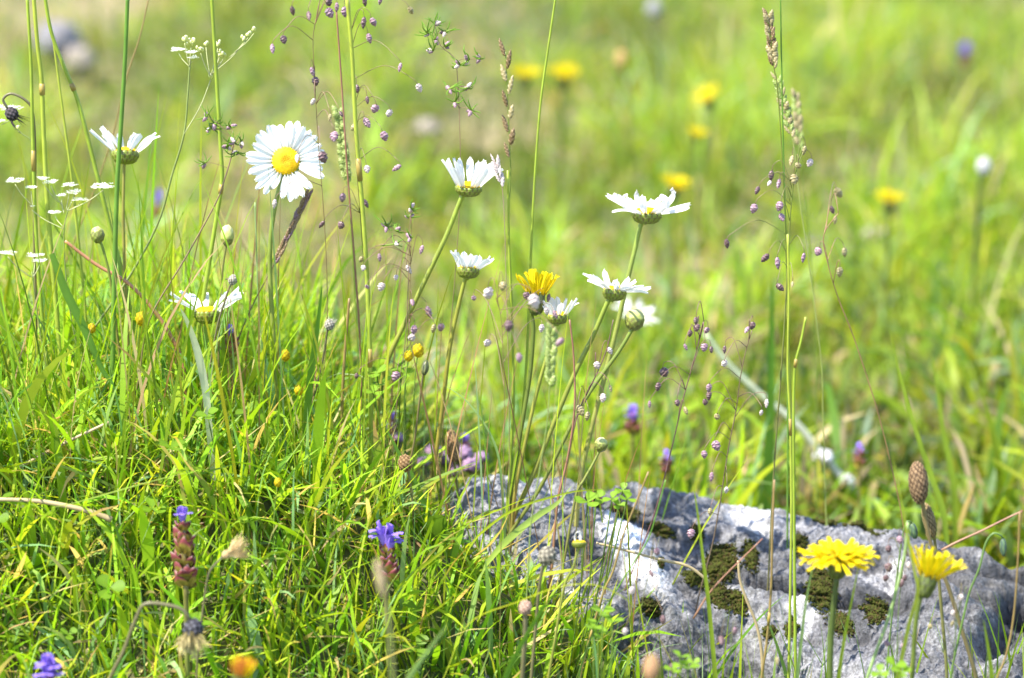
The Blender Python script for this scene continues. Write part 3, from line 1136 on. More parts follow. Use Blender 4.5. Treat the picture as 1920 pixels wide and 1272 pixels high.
withered("withered grey daisy head poking above the low daisy", 437, 525, 1.58, 16, [(428, 545), (420, 570), (408, 610), (395, 680), (380, 760)], (.45, .9, 0), (-.8, -.1, .2), (.2, .18, .14), ntuft=10)
withered("withered pale head right of the wide dark blade", 618, 609, 1.60, 17, [(613, 625), (607, 665), (590, 740), (575, 800)], (.2, 1, 0), (.7, .6, .1), (.45, .42, .34), ntuft=14)
withered("grey drooping dead flower head in front of the rock's left side", 1026, 1043, 1.49, 30, [(1017, 1065), (1010, 1110), (1004, 1180), (994, 1300)], (.4, .9, .2), (.6, -.6, .3), (.24, .22, .16), wst=6, col=((.10, .09, .07), (.34, .31, .24)))
withered("dark withered flower with straw bristles hanging low at left", 362, 1180, 1.44, 34, [(355, 1160), (335, 1140), (275, 1132), (255, 1160), (232, 1220), (200, 1290)], (0, -.6, .8), (0, -1, .25), (.50, .42, .20), wst=7, ntuft=130, tl=2.5, col=((.015, .014, .018), (.10, .10, .12)))
withered("pinkish brown blurred seed head on a dark stalk, bottom centre", 985, 1140, 1.46, 22, [(985, 1160), (984, 1200), (978, 1290)], (0, 1, .1), (.2, 1, 0), (.5, .36, .28), wst=9, ntuft=8, tl=1.0, col=((.22, .13, .09), (.55, .38, .30)))
withered("straw-coloured fluffy seed tuft beside the red flower spike", 425, 1040, 1.47, 15, [(410, 1052), (392, 1075), (382, 1130), (370, 1240)], (.8, .4, .3), (.9, .35, .3), (.62, .46, .24), wst=4, ntuft=170, tl=5.6, col=((.3, .2, .1), (.5, .38, .2)), name="seed_tuft")
withered("dark drooping withered head over a white umbel at the left edge", 22, 214, 1.60, 22, [(12, 200), (6, 186), (22, 176), (50, 190), (62, 215), (66, 300), (64, 420)], (.6, -.8, 0), (.6, -.8, 0), (.05, .04, .04), wst=5, ntuft=24, tl=2.6, col=((.02, .02, .022), (.10, .08, .09)))

BROWN = drycol((.055, .032, .018), (.30, .20, .11))
PLG = "brown plantain heads"
head_thing("plantain", "tall plantain head on a long brown stem right of the rock flowers", "plantain", 1722, 906, 1.50, 34, 74, [(1730, 945), (1738, 990), (1752, 1040), (1776, 1095), (1800, 1170), (1835, 1290)], BROWN, (-.08, 1, 0), 130, .14, 8, ((.16, .12, .05), (.17, .15, .07)), M_DRY, PLG, "seed_head", nr=34, ns=40)
head_thing("plantain", "slim second plantain head just under the tall one", "plantain", 1742, 976, 1.515, 22, 62, [(1752, 1010), (1758, 1060), (1765, 1140), (1775, 1260)], drycol((.10, .07, .03), (.34, .25, .12)), (-.25, 1, 0), 110, .14, 6, ((.16, .14, .05), (.15, .18, .05)), M_DRY, PLG, "seed_head", nr=34, ns=36)
head_thing("plantain", "slender furry brown plantain head above the rock's left end", "plantain", 848, 836, 1.66, 24, 54, [(852, 866), (858, 920), (862, 980)], drycol((.13, .07, .03), (.44, .29, .16)), (-.12, 1, 0), 130, .2, 5, ((.2, .2, .07), (.14, .2, .04)), M_DRY, PLG, "seed_head", nr=34, ns=36)
head_thing("plantain", "short knobbly brown plantain head left of the slender one", "plantain", 760, 869, 1.57, 24, 30, [(766, 886), (772, 930), (778, 1000), (790, 1080)], drycol((.10, .055, .02), (.36, .23, .11)), (-.15, 1, .1), 60, .22, 5, ((.14, .12, .04), (.11, .12, .04)), M_DRY, PLG, "seed_head", nr=26, ns=30)
head_thing("plantain", "blurred grey-brown spike standing before the violet self-heal", "plantain", 714, 1086, 1.22, 18, 72, [(724, 1130), (732, 1190), (738, 1300)], drycol((.22, .17, .10), (.40, .32, .18)), (-.2, 1, 0), 110, .1, 8, ((.2, .2, .08), (.12, .2, .04)), M_DRY, PLG, "seed_head")
head_thing("plantain", "blurred brown head low in front of the rock", "plantain", 1222, 1254, 1.22, 30, 50, [(1222, 1285), (1224, 1320)], drycol((.26, .14, .07), (.48, .30, .16)), (.05, 1, 0), 80, .1, 6, ((.2, .2, .08), (.12, .2, .04)), M_DRY, PLG, "seed_head")
hawkbit("blurred orange and yellow half-closed flower at the bottom edge", 450, 1266, 1.29, .68, (.25, 1, .2), [(444, 1290), (440, 1330)], [(14, 66, .9, .0040), (12, 78, .9, .0026)], wst=6, seed=77, name="orange_flower", petals=[petal_mesh("orange_petal", .0130, .0030, .1, .14, .09, 61, (.62, .24, .04), (.65, .42, .03), M_YELLOW, .1, nu=6, nv=7, square=True), LIGULES[1]])
d_ = depth_for(1845, 312, .16, 1.8)
head_thing("white_seed_clock", "blurred round white seed head at the right edge", "seed head", 1845, 312, d_, 27, 32, [(1838, 345), (1834, 390)], drycol((.42, .42, .42), (.6, .6, .6)), (0, 1, 0), 60, .1, 9, ((.05, .07, .02), (.1, .15, .03)), M_WHITE, None, "seed_head")
d_ = depth_for(1226, 18, .12, 1.8)
head_thing("white_seed_clock", "blurred pale seed head at the top edge right of centre", "seed head", 1226, 16, d_, 26, 34, [(1226, 50), (1228, 90)], drycol((.30, .30, .32), (.42, .42, .44)), (0, 1, 0), 60, .1, 6, ((.1, .12, .05), (.1, .15, .03)), M_WHITE, None, "seed_head")
d_ = depth_for(1165, 112, .14, 1.8)
head_thing("withered_flower", "blurred orange-brown flower head between the upper yellow flowers", "withered flower", 1165, 112, d_, 22, 34, [(1170, 140), (1176, 190)], drycol((.32, .22, .08), (.48, .32, .12)), (0, 1, 0), 40, .1, 6, ((.2, .14, .05), (.15, .15, .04)), M_DRY, None, "seed_head")

# ------------------------------------------------------------------ self-heal: whorls of hooded bracts and lipped flowers


def bract_mesh():
    v, f, c = [], [], []
    for i in range(6):
        t = i / 5
        wd = math.sin(math.pi * (.20 + .76 * t)) * .0040
        for j in range(5):
            s_ = j / 4 * 2 - 1
            v.append(Vector((.0018 + .0026 * math.sin(t * 1.9) - .0011 * s_ * s_, s_ * wd, .0055 * t - .001 * s_ * s_)))
            k = ss(.55, 1, max(abs(s_), t))
            c.append((.20 + .16 * k * (t > .8), .045 + .20 * k * (t > .8), .05 + .18 * k * (t > .8)) if t > .4 else (.24, .19, .03))
    f = [(i * 5 + j, i * 5 + j + 1, i * 5 + j + 6, i * 5 + j + 5) for i in range(5) for j in range(4)]
    me = make_mesh("bract", v, f, c)
    me.materials.append(M_DRY)
    return me


def lip_mesh():
    """a violet flower: tube, hooded upper lip, spreading lower lip"""
    mb = MB()
    cv = (.24, .15, .58)
    pts = [Vector((0, 0, 0)), Vector((.003, 0, .001)), Vector((.006, 0, .0025)), Vector((.0085, 0, .0038))]
    mb.tube(pts, [.0009, .0012, .0018, .0026], 8, (.26, .17, .55), cv, cap=False)
    b0 = len(mb.v)
    for i in range(5):
        t = i / 4
        for j in range(5):
            s_ = j / 4 * 2 - 1
            mb.v.append(Vector((.008 + .0042 * math.sin(t * 2.1), s_ * .0026 * (1 - .6 * t * t), .0048 + .0036 * t - .0018 * s_ * s_ - .002 * t * t)))
            mb.c.append(cv)
    for i in range(4):
        for j in range(4):
            mb.f.append((b0 + i * 5 + j, b0 + i * 5 + j + 1, b0 + i * 5 + j + 6, b0 + i * 5 + j + 5))
    b0 = len(mb.v)
    for i in range(4):
        t = i / 3
        for j in range(5):
            s_ = j / 4 * 2 - 1
            mb.v.append(Vector((.0085 + .0035 * t, s_ * (.0016 + .0018 * t), .0022 - .0028 * t * t + .0005 * math.cos(s_ * 6) * t)))
            mb.c.append((.27, .18, .66))
    for i in range(3):
        for j in range(4):
            mb.f.append((b0 + i * 5 + j, b0 + i * 5 + j + 1, b0 + i * 5 + j + 6, b0 + i * 5 + j + 5))
    me = mb.mesh("flower")
    me.materials.append(M_VIOLET)
    return me


BRACT, LIP = bract_mesh(), lip_mesh()


def selfheal(label, px, py, d, size, whorls, axis, flowers, stem_px, seed=0, group="self-heal spikes"):
    """px, py: foot of the spike"""
    rnd = random.Random(seed)
    bp_ = P(px, py, d)
    ax = dirv(*axis)
    pts = [bp_ + ax * .0048 * size * whorls, bp_] + [PV(a[0], a[1], d, py) for a in stem_px]
    pts = smooth(to_ground(pts), 4)
    base = pts[-1]
    root = thing("self_heal", label, "self-heal", base, group)
    stem_part(root, pts, .0012 * size, .0011 * size, (.16, .12, .04), (.13, .18, .03))
    fr = frame(ax)
    for k in range(whorls):
        sc = size * (1 - .04 * k) * (.75 if k == whorls - 1 else 1)
        for i in range(6):
            m = M4(fr, bp_ + ax * (.0045 * size * k) - base) @ Matrix.Rotation(rad(i * 60 + (k % 2) * 30 + rnd.uniform(-16, 16)), 4, 'Z') @ Matrix.Translation((0, 0, rnd.uniform(-.0009, .0009))) @ Matrix.Rotation(rnd.gauss(.1, .2), 4, 'Y') @ Matrix.Rotation(rnd.gauss(0, .2), 4, 'X') @ Matrix.Diagonal((sc * rnd.uniform(.9, 1.2), sc * rnd.uniform(.7, 1.0), sc * rnd.uniform(.9, 1.5), 1))
            link("bract", BRACT, None, root, mtx=m)
    for (k, a, s_) in flowers:
        m = M4(fr, bp_ + ax * (.0045 * size * k) - base) @ Matrix.Rotation(rad(a), 4, 'Z') @ Matrix.Rotation(rad(-48), 4, 'Y') @ Matrix.Diagonal((size * s_ * .95, size * s_ * 1.25, size * s_ * 1.2, 1))
        link("flower", LIP, None, root, mtx=m)
    return root


selfheal("red-brown self-heal seed spike standing in the turf at lower left", 348, 1096, 1.49, 1.22, 6, (-.04, 1, .05), [(5.4, 260, .6), (5.6, 330, .5)], [(349, 1130), (350, 1200)], 1)
selfheal("self-heal with bright violet flowers left of the rock", 732, 1086, 1.52, .95, 5, (-.12, 1, .1), [(4.2, 190, 1.0), (3.6, 205, 1.0), (2.4, 345, 1.1), (3.3, 330, 1.15), (2.9, 10, 1.0), (4.3, 160, .8)], [(724, 1120), (726, 1180)], 2)
selfheal("violet self-heal flowers at the bottom left corner", 92, 1330, 1.42, .95, 4, (0, 1, .1), [(2.2, 200, .9), (2.4, 340, .9), (3.2, 180, .85), (3.3, 300, .9), (3.4, 20, .8), (3.8, 240, .85), (3.9, 90, .8), (2.6, 270, .9)], [(92, 1360)], 3)
selfheal("faded pink self-heal spike behind the low daisy", 432, 668, 1.63, .95, 3, (0, 1, 0), [(2, 270, .7)], [(433, 700), (434, 760)], 4)
selfheal("dark red self-heal head just behind the red seed spike", 368, 985, 1.56, .9, 2, (.2, 1, 0), [], [(368, 1010), (370, 1080)], 5)
BLG = "blurred violet self-heals in the meadow"
for i, (lab, px, py, d, s_, fl) in enumerate([
        ("blurred violet self-heal behind the two upright green culms", 662, 792, 1.80, 1.2, 6),
        ("blurred violet self-heal left of the slender plantain head", 735, 815, 1.78, 1.1, 5),
        ("blurred violet self-heal right of the slender plantain head", 872, 858, 1.80, 1.1, 5),
        ("blurred violet self-heal behind the fat bud's stem, right of it", 1186, 812, 1.90, 1.4, 6),
        ("blurred violet self-heal just above the rock's back edge", 1250, 886, 1.84, 1.1, 4),
        ("blurred violet self-heal by the white pebbles", 1612, 872, 1.90, 1.1, 4)]):
    selfheal(lab, px, py, d, s_ * .68, 3, (0, 1, 0), [(1.2 + .9 * (k % 2), k * 360 / fl, .75) for k in range(fl - 1)], [(px, py + 40)], 10 + i, BLG)
d_ = depth_for(292, 408, .14, 1.8)
selfheal("blurred violet flower far left behind the grass stalks", 292, 406, d_ + .5, .75, 3, (.2, 1, 0), [(k, k * 90, 1.1) for k in range(1, 4)], [(292, 440)], 31, BLG)
d_ = depth_for(1810, 118, .10, 1.8)
selfheal("blurred violet flower near the upper right corner", 1810, 125, d_, 1.1, 3, (0, 1, 0), [(1, 250, 1), (2, 290, 1), (2, 200, 1)], [(1810, 160)], 32, BLG)

# ------------------------------------------------------------------ quaking grass


def spikelet_mesh(seed, L, W, pal):
    """a hanging heart of overlapping scales; top at the origin, hangs along -Z"""
    rnd = random.Random(seed)
    v, f, c = [], [], []
    nr, ns = 30, 14
    for i in range(nr + 1):
        t = i / nr
        prof = math.sin(math.pi * min(1, t * .96 + .04)) ** .62 * (1.08 - .35 * t)
        for j in range(ns):
            a = 2 * math.pi * j / ns
            side = 0.5 * (math.cos(a) > 0)
            saw = (t * (3.4 + .5 * (seed % 3)) + side + .3 * abs(math.sin(a)) + .12 * rnd.uniform(-1, 1)) % 1.0
            r = prof * (.74 + .36 * saw ** 1.3)
            v.append(Vector((r * W * .5 * math.cos(a), r * W * .36 * math.sin(a), -t * L)))
            k = ss(.55, .95, saw)
            e = abs(math.cos(a)) ** 3
            k = max(k, .35 * e * saw)
            c0, c1 = pal
            c.append(tuple(c0[q] * (1 - k) + c1[q] * k for q in range(3)))
    for i in range(nr):
        for j in range(ns):
            f.append((i * ns + j, i * ns + (j + 1) % ns, (i + 1) * ns + (j + 1) % ns, (i + 1) * ns + j))
    me = make_mesh("spikelet", v, f, c)
    me.materials.append(M_SPIKE)
    return me


SPK = {k: [spikelet_mesh(i, 1.0, 1.0 * w_, p) for i, w_ in enumerate((.98, .84, .70, .55))]
       for k, p in {'p': ((.26, .14, .19), (.50, .38, .42)), 'd': ((.12, .065, .075), (.27, .18, .17)), 'w': ((.50, .40, .39), (.68, .62, .56)), 'g': ((.28, .23, .10), (.46, .40, .22)), 'v': ((.20, .28, .05), (.42, .46, .18)), 'b': ((.13, .08, .03), (.32, .23, .11))}.items()}


def quaking(label, d, culm, spk, wst=2.2, scol=((.20, .12, .06), (.17, .16, .04)), seed=0, name="quaking_grass", group="quaking grass plants", scat=.012, cat="quaking grass"):
    """culm: pixel polyline from the top. spk: (px, py, length px, kind[, depth offset])"""
    rnd = random.Random(seed + 900)
    pts = path(culm, d)
    py0 = culm[0][1]
    sp = smooth(pts, 5)
    base = sp[-1]
    root = thing(name, label, cat, base, group)
    r = pxr(wst, d)
    stem_part(root, sp, r * .55, r * 1.1, scol[0], scol[1], "culm")
    ncul = max(2, int(len(sp) * .85))
    for e in spk:
        px, py, L, kd = e[:4]
        dd = e[4] if len(e) > 4 else rnd.uniform(-scat, scat)
        top = P(px, py - L * .5, d + dd)
        # branch leaves the culm lower down, arches over and hangs the spikelet
        best = min(range(ncul), key=lambda i: abs((sp[i] - top).length - (.010 + .55 * abs(sp[i].x - top.x))) + (0 if sp[i].z < top.z + .006 else .05))
        a = sp[best]
        hook = top + Vector(((a.x - top.x) * .10, 0, .0035))
        mid = a.lerp(hook, .55) + Vector((0, 0, .004 + rnd.uniform(0, .004)))
        br = smooth([a, mid, hook, top], 4)
        mb = MB()
        rb = pxr(1.6, d)
        mb.tube(br, [rb * (1 - .4 * i / (len(br) - 1)) for i in range(len(br))], 4, scol[0], (.22, .12, .10))
        link("branch", mb.shift(base).mesh("branch"), M_STEM, root)
        Lm = 1.04 * L * K * (d + dd)
        tilt = Matrix.Rotation(rnd.uniform(0, 6.28), 4, 'Z') if False else Matrix.Rotation(rnd.gauss(0, .35), 4, 'Y') @ Matrix.Rotation(rnd.gauss(0, .3), 4, 'X') @ Matrix.Rotation(rnd.uniform(-.9, .9), 4, 'Z')
        link("spikelet", rnd.choice(SPK[kd]), None, root, mtx=Matrix.Translation(top - base) @ tilt @ Matrix.Scale(Lm, 4))
    return root


quaking("quaking grass with spread dark spikelets above the full-face daisy", 1.57, [(608, 0), (588, 60), (590, 150), (597, 270), (607, 400), (613, 520), (612, 640), (600, 760)],
        [(547, 22, 20, 'd', -.05), (578, 32, 20, 'd', -.05), (530, 75, 16, 'd'), (510, 92, 19, 'p'), (583, 135, 18, 'p'), (590, 153, 17, 'd'), (590, 193, 16, 'w'), (615, 6, 16, 'd'), (613, 26, 20, 'p'), (632, 15, 20, 'p'), (627, 257, 20, 'p'), (620, 221, 14, 'g'), (637, 215, 12, 'd'), (602, 296, 22, 'd', -.02), (558, 298, 18, 'w'), (516, 383, 18, 'w')], seed=1)
quaking("quaking grass with many purple spikelets along the green-brown culm", 1.59, [(655, 0), (661, 150), (667, 280), (676, 400), (688, 560), (696, 700), (700, 850)],
        [(645, 23, 20, 'p'), (683, 5, 18, 'd'), (715, 3, 18, 'p'), (683, 43, 22, 'd'), (696, 43, 18, 'p'), (690, 73, 20, 'p'), (752, 127, 18, 'p'), (783, 167, 19, 'w'), (669, 167, 16, 'd'), (688, 188, 15, 'd'), (706, 206, 18, 'p'), (732, 214, 16, 'w'), (683, 233, 22, 'p'), (717, 257, 20, 'p'), (667, 242, 14, 'g'), (687, 318, 15, 'w'), (752, 320, 20, 'p'), (643, 373, 20, 'p', .03), (682, 383, 18, 'd'), (642, 425, 16, 'd'), (767, 22, 17, 'g'), (608, 424, 18, 'd')], wst=5, scol=((.13, .13, .03), (.17, .15, .03)), seed=2)
quaking("quaking grass with pink-white spikelets left of the leaning daisy stem", 1.60, [(772, 400), (770, 480), (768, 560), (764, 640), (752, 720), (736, 800), (720, 880)],
        [(711, 484, 17, 'p'), (718, 539, 17, 'w'), (687, 542, 13, 'p'), (762, 507, 19, 'w'), (793, 469, 18, 'p'), (680, 490, 15, 'g'), (682, 503, 12, 'w'), (743, 521, 11, 'w'), (772, 569, 15, 'p'), (800, 587, 24, 'p', .05), (778, 619, 18, 'p'), (815, 617, 17, 'g'), (827, 617, 18, 'p', .06), (768, 636, 16, 'w'), (670, 707, 13, 'd'), (745, 707, 20, 'p')], wst=2, seed=3)
quaking("thin quaking grass with blurred grey spikelets near the upright yellow flower", 1.50, [(930, 560), (940, 600), (944, 680), (946, 760), (944, 860), (940, 980)],
        [(915, 552, 24, 'w'), (943, 537, 18, 'g'), (887, 561, 12, 'p', .1), (955, 612, 22, 'd', -.03), (918, 646, 16, 'w', .1), (998, 566, 28, 'w', -.04), (987, 556, 16, 'd', .06), (1030, 559, 16, 'd', .1), (1038, 591, 17, 'p', .04), (1024, 585, 16, 'w', .04), (1017, 616, 16, 'w', .08), (1057, 646, 22, 'p', -.05), (973, 672, 20, 'p', -.04)], wst=2, seed=4)
quaking("small quaking grass crossing the fat bud's stem", 1.58, [(1150, 600), (1136, 660), (1110, 720), (1082, 780), (1064, 860), (1046, 930)],
        [(1140, 659, 15, 'w'), (1117, 686, 15, 'w'), (1143, 729, 14, 'g'), (1132, 747, 18, 'w'), (1103, 781, 18, 'g'), (1083, 772, 22, 'g')], wst=3, scol=((.16, .08, .08), (.15, .07, .08)), seed=5)
quaking("quaking grass with dark spikelets left of the pale fallen straw", 1.60, [(1320, 604), (1311, 640), (1297, 690), (1278, 760), (1262, 830), (1228, 960), (1190, 1060), (1160, 1140)],
        [(1305, 602, 15, 'd'), (1308, 615, 15, 'd'), (1295, 627, 15, 'd'), (1328, 621, 13, 'p'), (1283, 652, 14, 'p'), (1322, 652, 16, 'p'), (1333, 656, 13, 'd'), (1242, 701, 20, 'd'), (1235, 726, 17, 'd'), (1218, 759, 15, 'p'), (1269, 756, 13, 'd'), (1283, 771, 16, 'g')], wst=3, scol=((.16, .09, .07), (.13, .06, .07)), seed=6)
quaking("quaking grass with two dark tip spikelets in front of the pale straw", 1.60, [(1410, 620), (1398, 660), (1388, 710), (1380, 770), (1366, 840), (1352, 930), (1336, 1020), (1310, 1120), (1296, 1200)],
        [(1412, 612, 16, 'd'), (1404, 621, 16, 'p'), (1359, 656, 15, 'd'), (1358, 684, 15, 'w'), (1330, 729, 18, 'p'), (1330, 742, 18, 'd'), (1323, 757, 16, 'd'), (1345, 784, 15, 'g'), (1438, 757, 17, 'w'), (1429, 776, 14, 'w'), (1339, 837, 20, 'p'), (1320, 853, 16, 'p'), (1335, 895, 19, 'p'), (1363, 920, 14, 'w'), (1332, 960, 15, 'g'), (1297, 1001, 18, 'p')], wst=3, scol=((.16, .11, .06), (.11, .08, .06)), seed=7)
quaking("tall quaking grass with spread spikelets at right, behind the twin green culms", 1.59, [(1505, 275), (1490, 330), (1482, 400), (1478, 480), (1470, 620), (1460, 760), (1450, 900), (1442, 1060), (1434, 1200), (1430, 1290)],
        [(1447, 330, 20, 'd'), (1446, 345, 12, 'w'), (1462, 346, 20, 'p'), (1423, 358, 16, 'd'), (1416, 392, 19, 'p'), (1464, 388, 20, 'p'), (1463, 409, 16, 'p'), (1489, 337, 20, 'g'), (1486, 302, 20, 'g'), (1510, 283, 18, 'g'), (1522, 307, 17, 'w'), (1497, 313, 14, 'g'), (1362, 459, 21, 'd'), (1441, 487, 20, 'd'), (1457, 494, 23, 'p'), (1456, 542, 18, 'd'), (1508, 484, 19, 'p'), (1486, 534, 12, 'g')], wst=4, scol=((.15, .20, .03), (.13, .10, .05)), seed=8)
quaking("reddish quaking grass leaning left, farthest right of its kind", 1.62, [(1572, 400), (1545, 440), (1551, 490), (1572, 560), (1596, 620), (1620, 690), (1645, 770), (1668, 860), (1690, 960), (1700, 1040)],
        [(1567, 365, 24, 'g', .06), (1558, 395, 17, 'd'), (1567, 413, 16, 'g', .04), (1537, 474, 18, 'p'), (1583, 474, 19, 'g', .05), (1575, 511, 20, 'g')], wst=3, scol=((.26, .14, .07), (.24, .15, .05)), seed=9)
quaking("low quaking grass hanging before the rock between the yellow flowers", 1.49, [(1712, 980), (1700, 1030), (1690, 1090), (1684, 1160), (1680, 1290)],
        [(1685, 1013, 15, 'p'), (1665, 1030, 14, 'd'), (1665, 1065, 18, 'd'), (1662, 1086, 15, 'd'), (1705, 1061, 16, 'w'), (1693, 1095, 18, 'd'), (1697, 1084, 12, 'd'), (1692, 1215, 17, 'p'), (1663, 1211, 14, 'p')], wst=2.5, scol=((.10, .16, .04), (.10, .16, .04)), seed=10)
quaking("low quaking grass right of the tilted yellow flower", 1.48, [(1812, 1100), (1800, 1140), (1790, 1200), (1786, 1290)],
        [(1803, 1121, 14, 'w'), (1745, 1176, 12, 'g'), (1788, 1151, 14, 'w'), (1788, 1171, 14, 'g')], wst=2.5, scol=((.12, .16, .06), (.10, .16, .04)), seed=11)
quaking("low quaking grass with faint pink spikelets against the white rock patch", 1.50, [(1236, 1010), (1222, 1060), (1206, 1120), (1196, 1200), (1190, 1290)],
        [(1231, 1037, 18, 'p'), (1218, 1077, 15, 'd'), (1231, 1100, 16, 'w'), (1188, 1108, 16, 'w', -.04), (1173, 1185, 16, 'w', -.04), (1243, 1163, 19, 'd', -.02), (1259, 1254, 20, 'd', -.04)], wst=2, scol=((.13, .13, .05), (.10, .16, .04)), seed=12)
quaking("low quaking grass at the rock's foot beside the green blade", 1.46, [(1360, 1150), (1370, 1200), (1366, 1260), (1362, 1300)],
        [(1352, 1203, 20, 'd'), (1380, 1188, 22, 'p'), (1457, 1240, 16, 'g')], wst=2.5, scol=((.12, .16, .06), (.10, .16, .04)), seed=13)

# ------------------------------------------------------------------ grasses in ear


def ear(label, px0, py0, px1, py1, d, n, lpx, wpx, kinds, culm, wst, side_alt=True, scol=((.14, .2, .03), (.14, .2, .03)), name="grass_ear", lean=.5, cat="grass ear", seed=0):
    """a spike from (px0,py0) at the tip down to (px1,py1), then the culm"""
    rnd = random.Random(seed + 70)
    pp = [(px0, py0), ((px0 + px1) / 2, (py0 + py1) / 2), (px1, py1)] + culm
    sp = smooth(path(pp, d), 6)
    base = sp[-1]
    root = thing(name, label, cat, base)
    r = pxr(wst, d)
    stem_part(root, sp, r * .6, r * 1.1, scol[0], scol[1], "culm")
    for i in range(n):
        t = (i + .3) / n
        p = P(px0 + (px1 - px0) * t, py0 + (py1 - py0) * t, d)
        ax = (P(px0, py0, d) - P(px1, py1, d)).normalized()
        sg = (1 if i % 2 else -1) if side_alt else rnd.choice((-1, 1))
        out = (CX * sg + Vector((0, -rnd.uniform(-.6, .8), 0))).normalized()
        dr = (ax * 1.0 + out * lean).normalized()
        p2 = p + out * pxr(wpx * .35, d)
        z = -dr
        m = M4(frame(z), p2 + dr * 0 - base)
        # spikelet hangs along -Z of its own mesh: point that along dr
        L = lpx * K * d * rnd.uniform(.85, 1.15)
        link("spikelet", rnd.choice(SPK[rnd.choice(kinds)]), None, root, mtx=m @ Matrix.Diagonal((L * wpx / lpx * 1.2, L * wpx / lpx * 1.2, L, 1)))
    return root


ear("drooping brown ryegrass ear with alternating spikelets near the yellow blur", 948, 98, 957, 312, 1.61, 9, 34, 12, "bbg", [(956, 360), (953, 424), (958, 520), (962, 640), (964, 760), (958, 880)], 3.5, lean=.28, seed=1)
ear("dark braided dog's-tail ear at the top right", 1440, 30, 1452, 132, 1.60, 20, 19, 11, "bgg", [(1456, 150), (1462, 220), (1468, 330), (1474, 480), (1479, 650), (1486, 850), (1490, 1050), (1492, 1290)], 3.5, lean=.45, scol=((.13, .15, .02), (.15, .21, .03)), seed=2)
ear("pale braided dog's-tail ear hanging below the dark one", 1457, 148, 1486, 262, 1.64, 18, 19, 10, "gv", [(1490, 290), (1500, 380), (1520, 520), (1540, 680)], 3, lean=.5, scol=((.3, .33, .1), (.2, .25, .05)), seed=3)
ear("blurred brownish ear behind the pale dog's-tail", 1492, 180, 1500, 285, 1.78, 14, 18, 12, "gv", [(1506, 340), (1520, 480), (1530, 650)], 3, lean=.3, seed=4)
ear("narrow dark brown grass ear leaning right under the full-face daisy", 577, 366, 512, 500, 1.61, 24, 22, 9, "bbd", [(470, 580), (440, 660), (420, 760)], 3, lean=.2, scol=((.13, .08, .05), (.14, .13, .04)), seed=5)
ear("blurred green cylindrical ear beside the purple quaking grass", 634, 212, 651, 345, 1.66, 30, 16, 13, "v", [(656, 400), (664, 520), (672, 680), (676, 800)], 4, lean=.45, scol=((.12, .2, .02), (.14, .2, .03)), seed=6)
ear("pale green ear hanging under the ragged small daisy", 1034, 622, 1030, 730, 1.48, 16, 22, 12, "v", [(1026, 790), (1012, 880), (996, 980)], 3, lean=.35, scol=((.25, .3, .1), (.16, .24, .05)), seed=7)
ear("short pink grass ear crossing the cupped daisy's right petal", 930, 306, 942, 356, 1.57, 6, 26, 9, "w", [(946, 420), (950, 560), (954, 720), (955, 880)], 2, lean=.25, seed=8, scol=((.3, .2, .15), (.2, .2, .06)))

# viviparous meadow grass: tufts of curly plantlets


def vivipar(label, d, culm, tufts, seed=0, wst=2.2):
    rnd = random.Random(seed + 33)
    pts = path(culm, d)
    sp = smooth(pts, 5)
    base = sp[-1]
    root = thing("viviparous_meadow_grass", label, "meadow grass", base, "meadow grasses with leafy tufts")
    r = pxr(wst, d)
    stem_part(root, sp, r * .6, r, (.22, .12, .09), (.17, .16, .05), "culm")
    for (px, py, rp) in tufts:
        p = P(px, py, d + rnd.uniform(-.008, .008))
        a = min(sp[: max(2, int(len(sp) * .6))], key=lambda q: (q - p).length + (.02 if q.z > p.z else 0))
        mb = MB()
        mb.tube(smooth([a, a.lerp(p, .6) + Vector((0, 0, .001)), p], 3), pxr(1.1, d), 4, (.22, .14, .08))
        link("branch", mb.shift(base).mesh("branch"), M_STEM, root)
        for i in range(rnd.randint(5, 7)):
            an = rnd.uniform(0, 6.28)
            el = rnd.uniform(-.7, 1.1)
            dr = Vector((math.cos(an) * math.cos(el), math.sin(an) * .8 * math.cos(el), math.sin(el)))
            l = 1.25 * rp * K * d * rnd.uniform(.7, 1.3)
            cv = Vector((rnd.uniform(-.5, .5), rnd.uniform(-.3, .3), rnd.uniform(-.1, .8))) * l * .5
            tb = MB()
            q = smooth([p, p + dr * l * .55, p + dr * l * .9 + cv], 4)
            g = rnd.uniform(.8, 1.3)
            tb.tube(q, [pxr(4.0, d) * (1 - .75 * k / (len(q) - 1)) for k in range(len(q))], 5, (.20 * g, .28 * g, .05 * g), (.13 * g, .30 * g, .02 * g))
            link("plantlet", tb.shift(base).mesh("plantlet"), M_GRASS, root)
        for i in range(2):
            L = rnd.uniform(11, 15) * K * d
            link("spikelet", SPK[rnd.choice("pwp")][2], None, root, mtx=Matrix.Translation(p - base) @ Matrix.Rotation(rnd.uniform(-2.6, 2.6), 4, 'Y') @ Matrix.Rotation(rnd.uniform(-1, 1), 4, 'X') @ Matrix.Scale(L, 4))
    return root


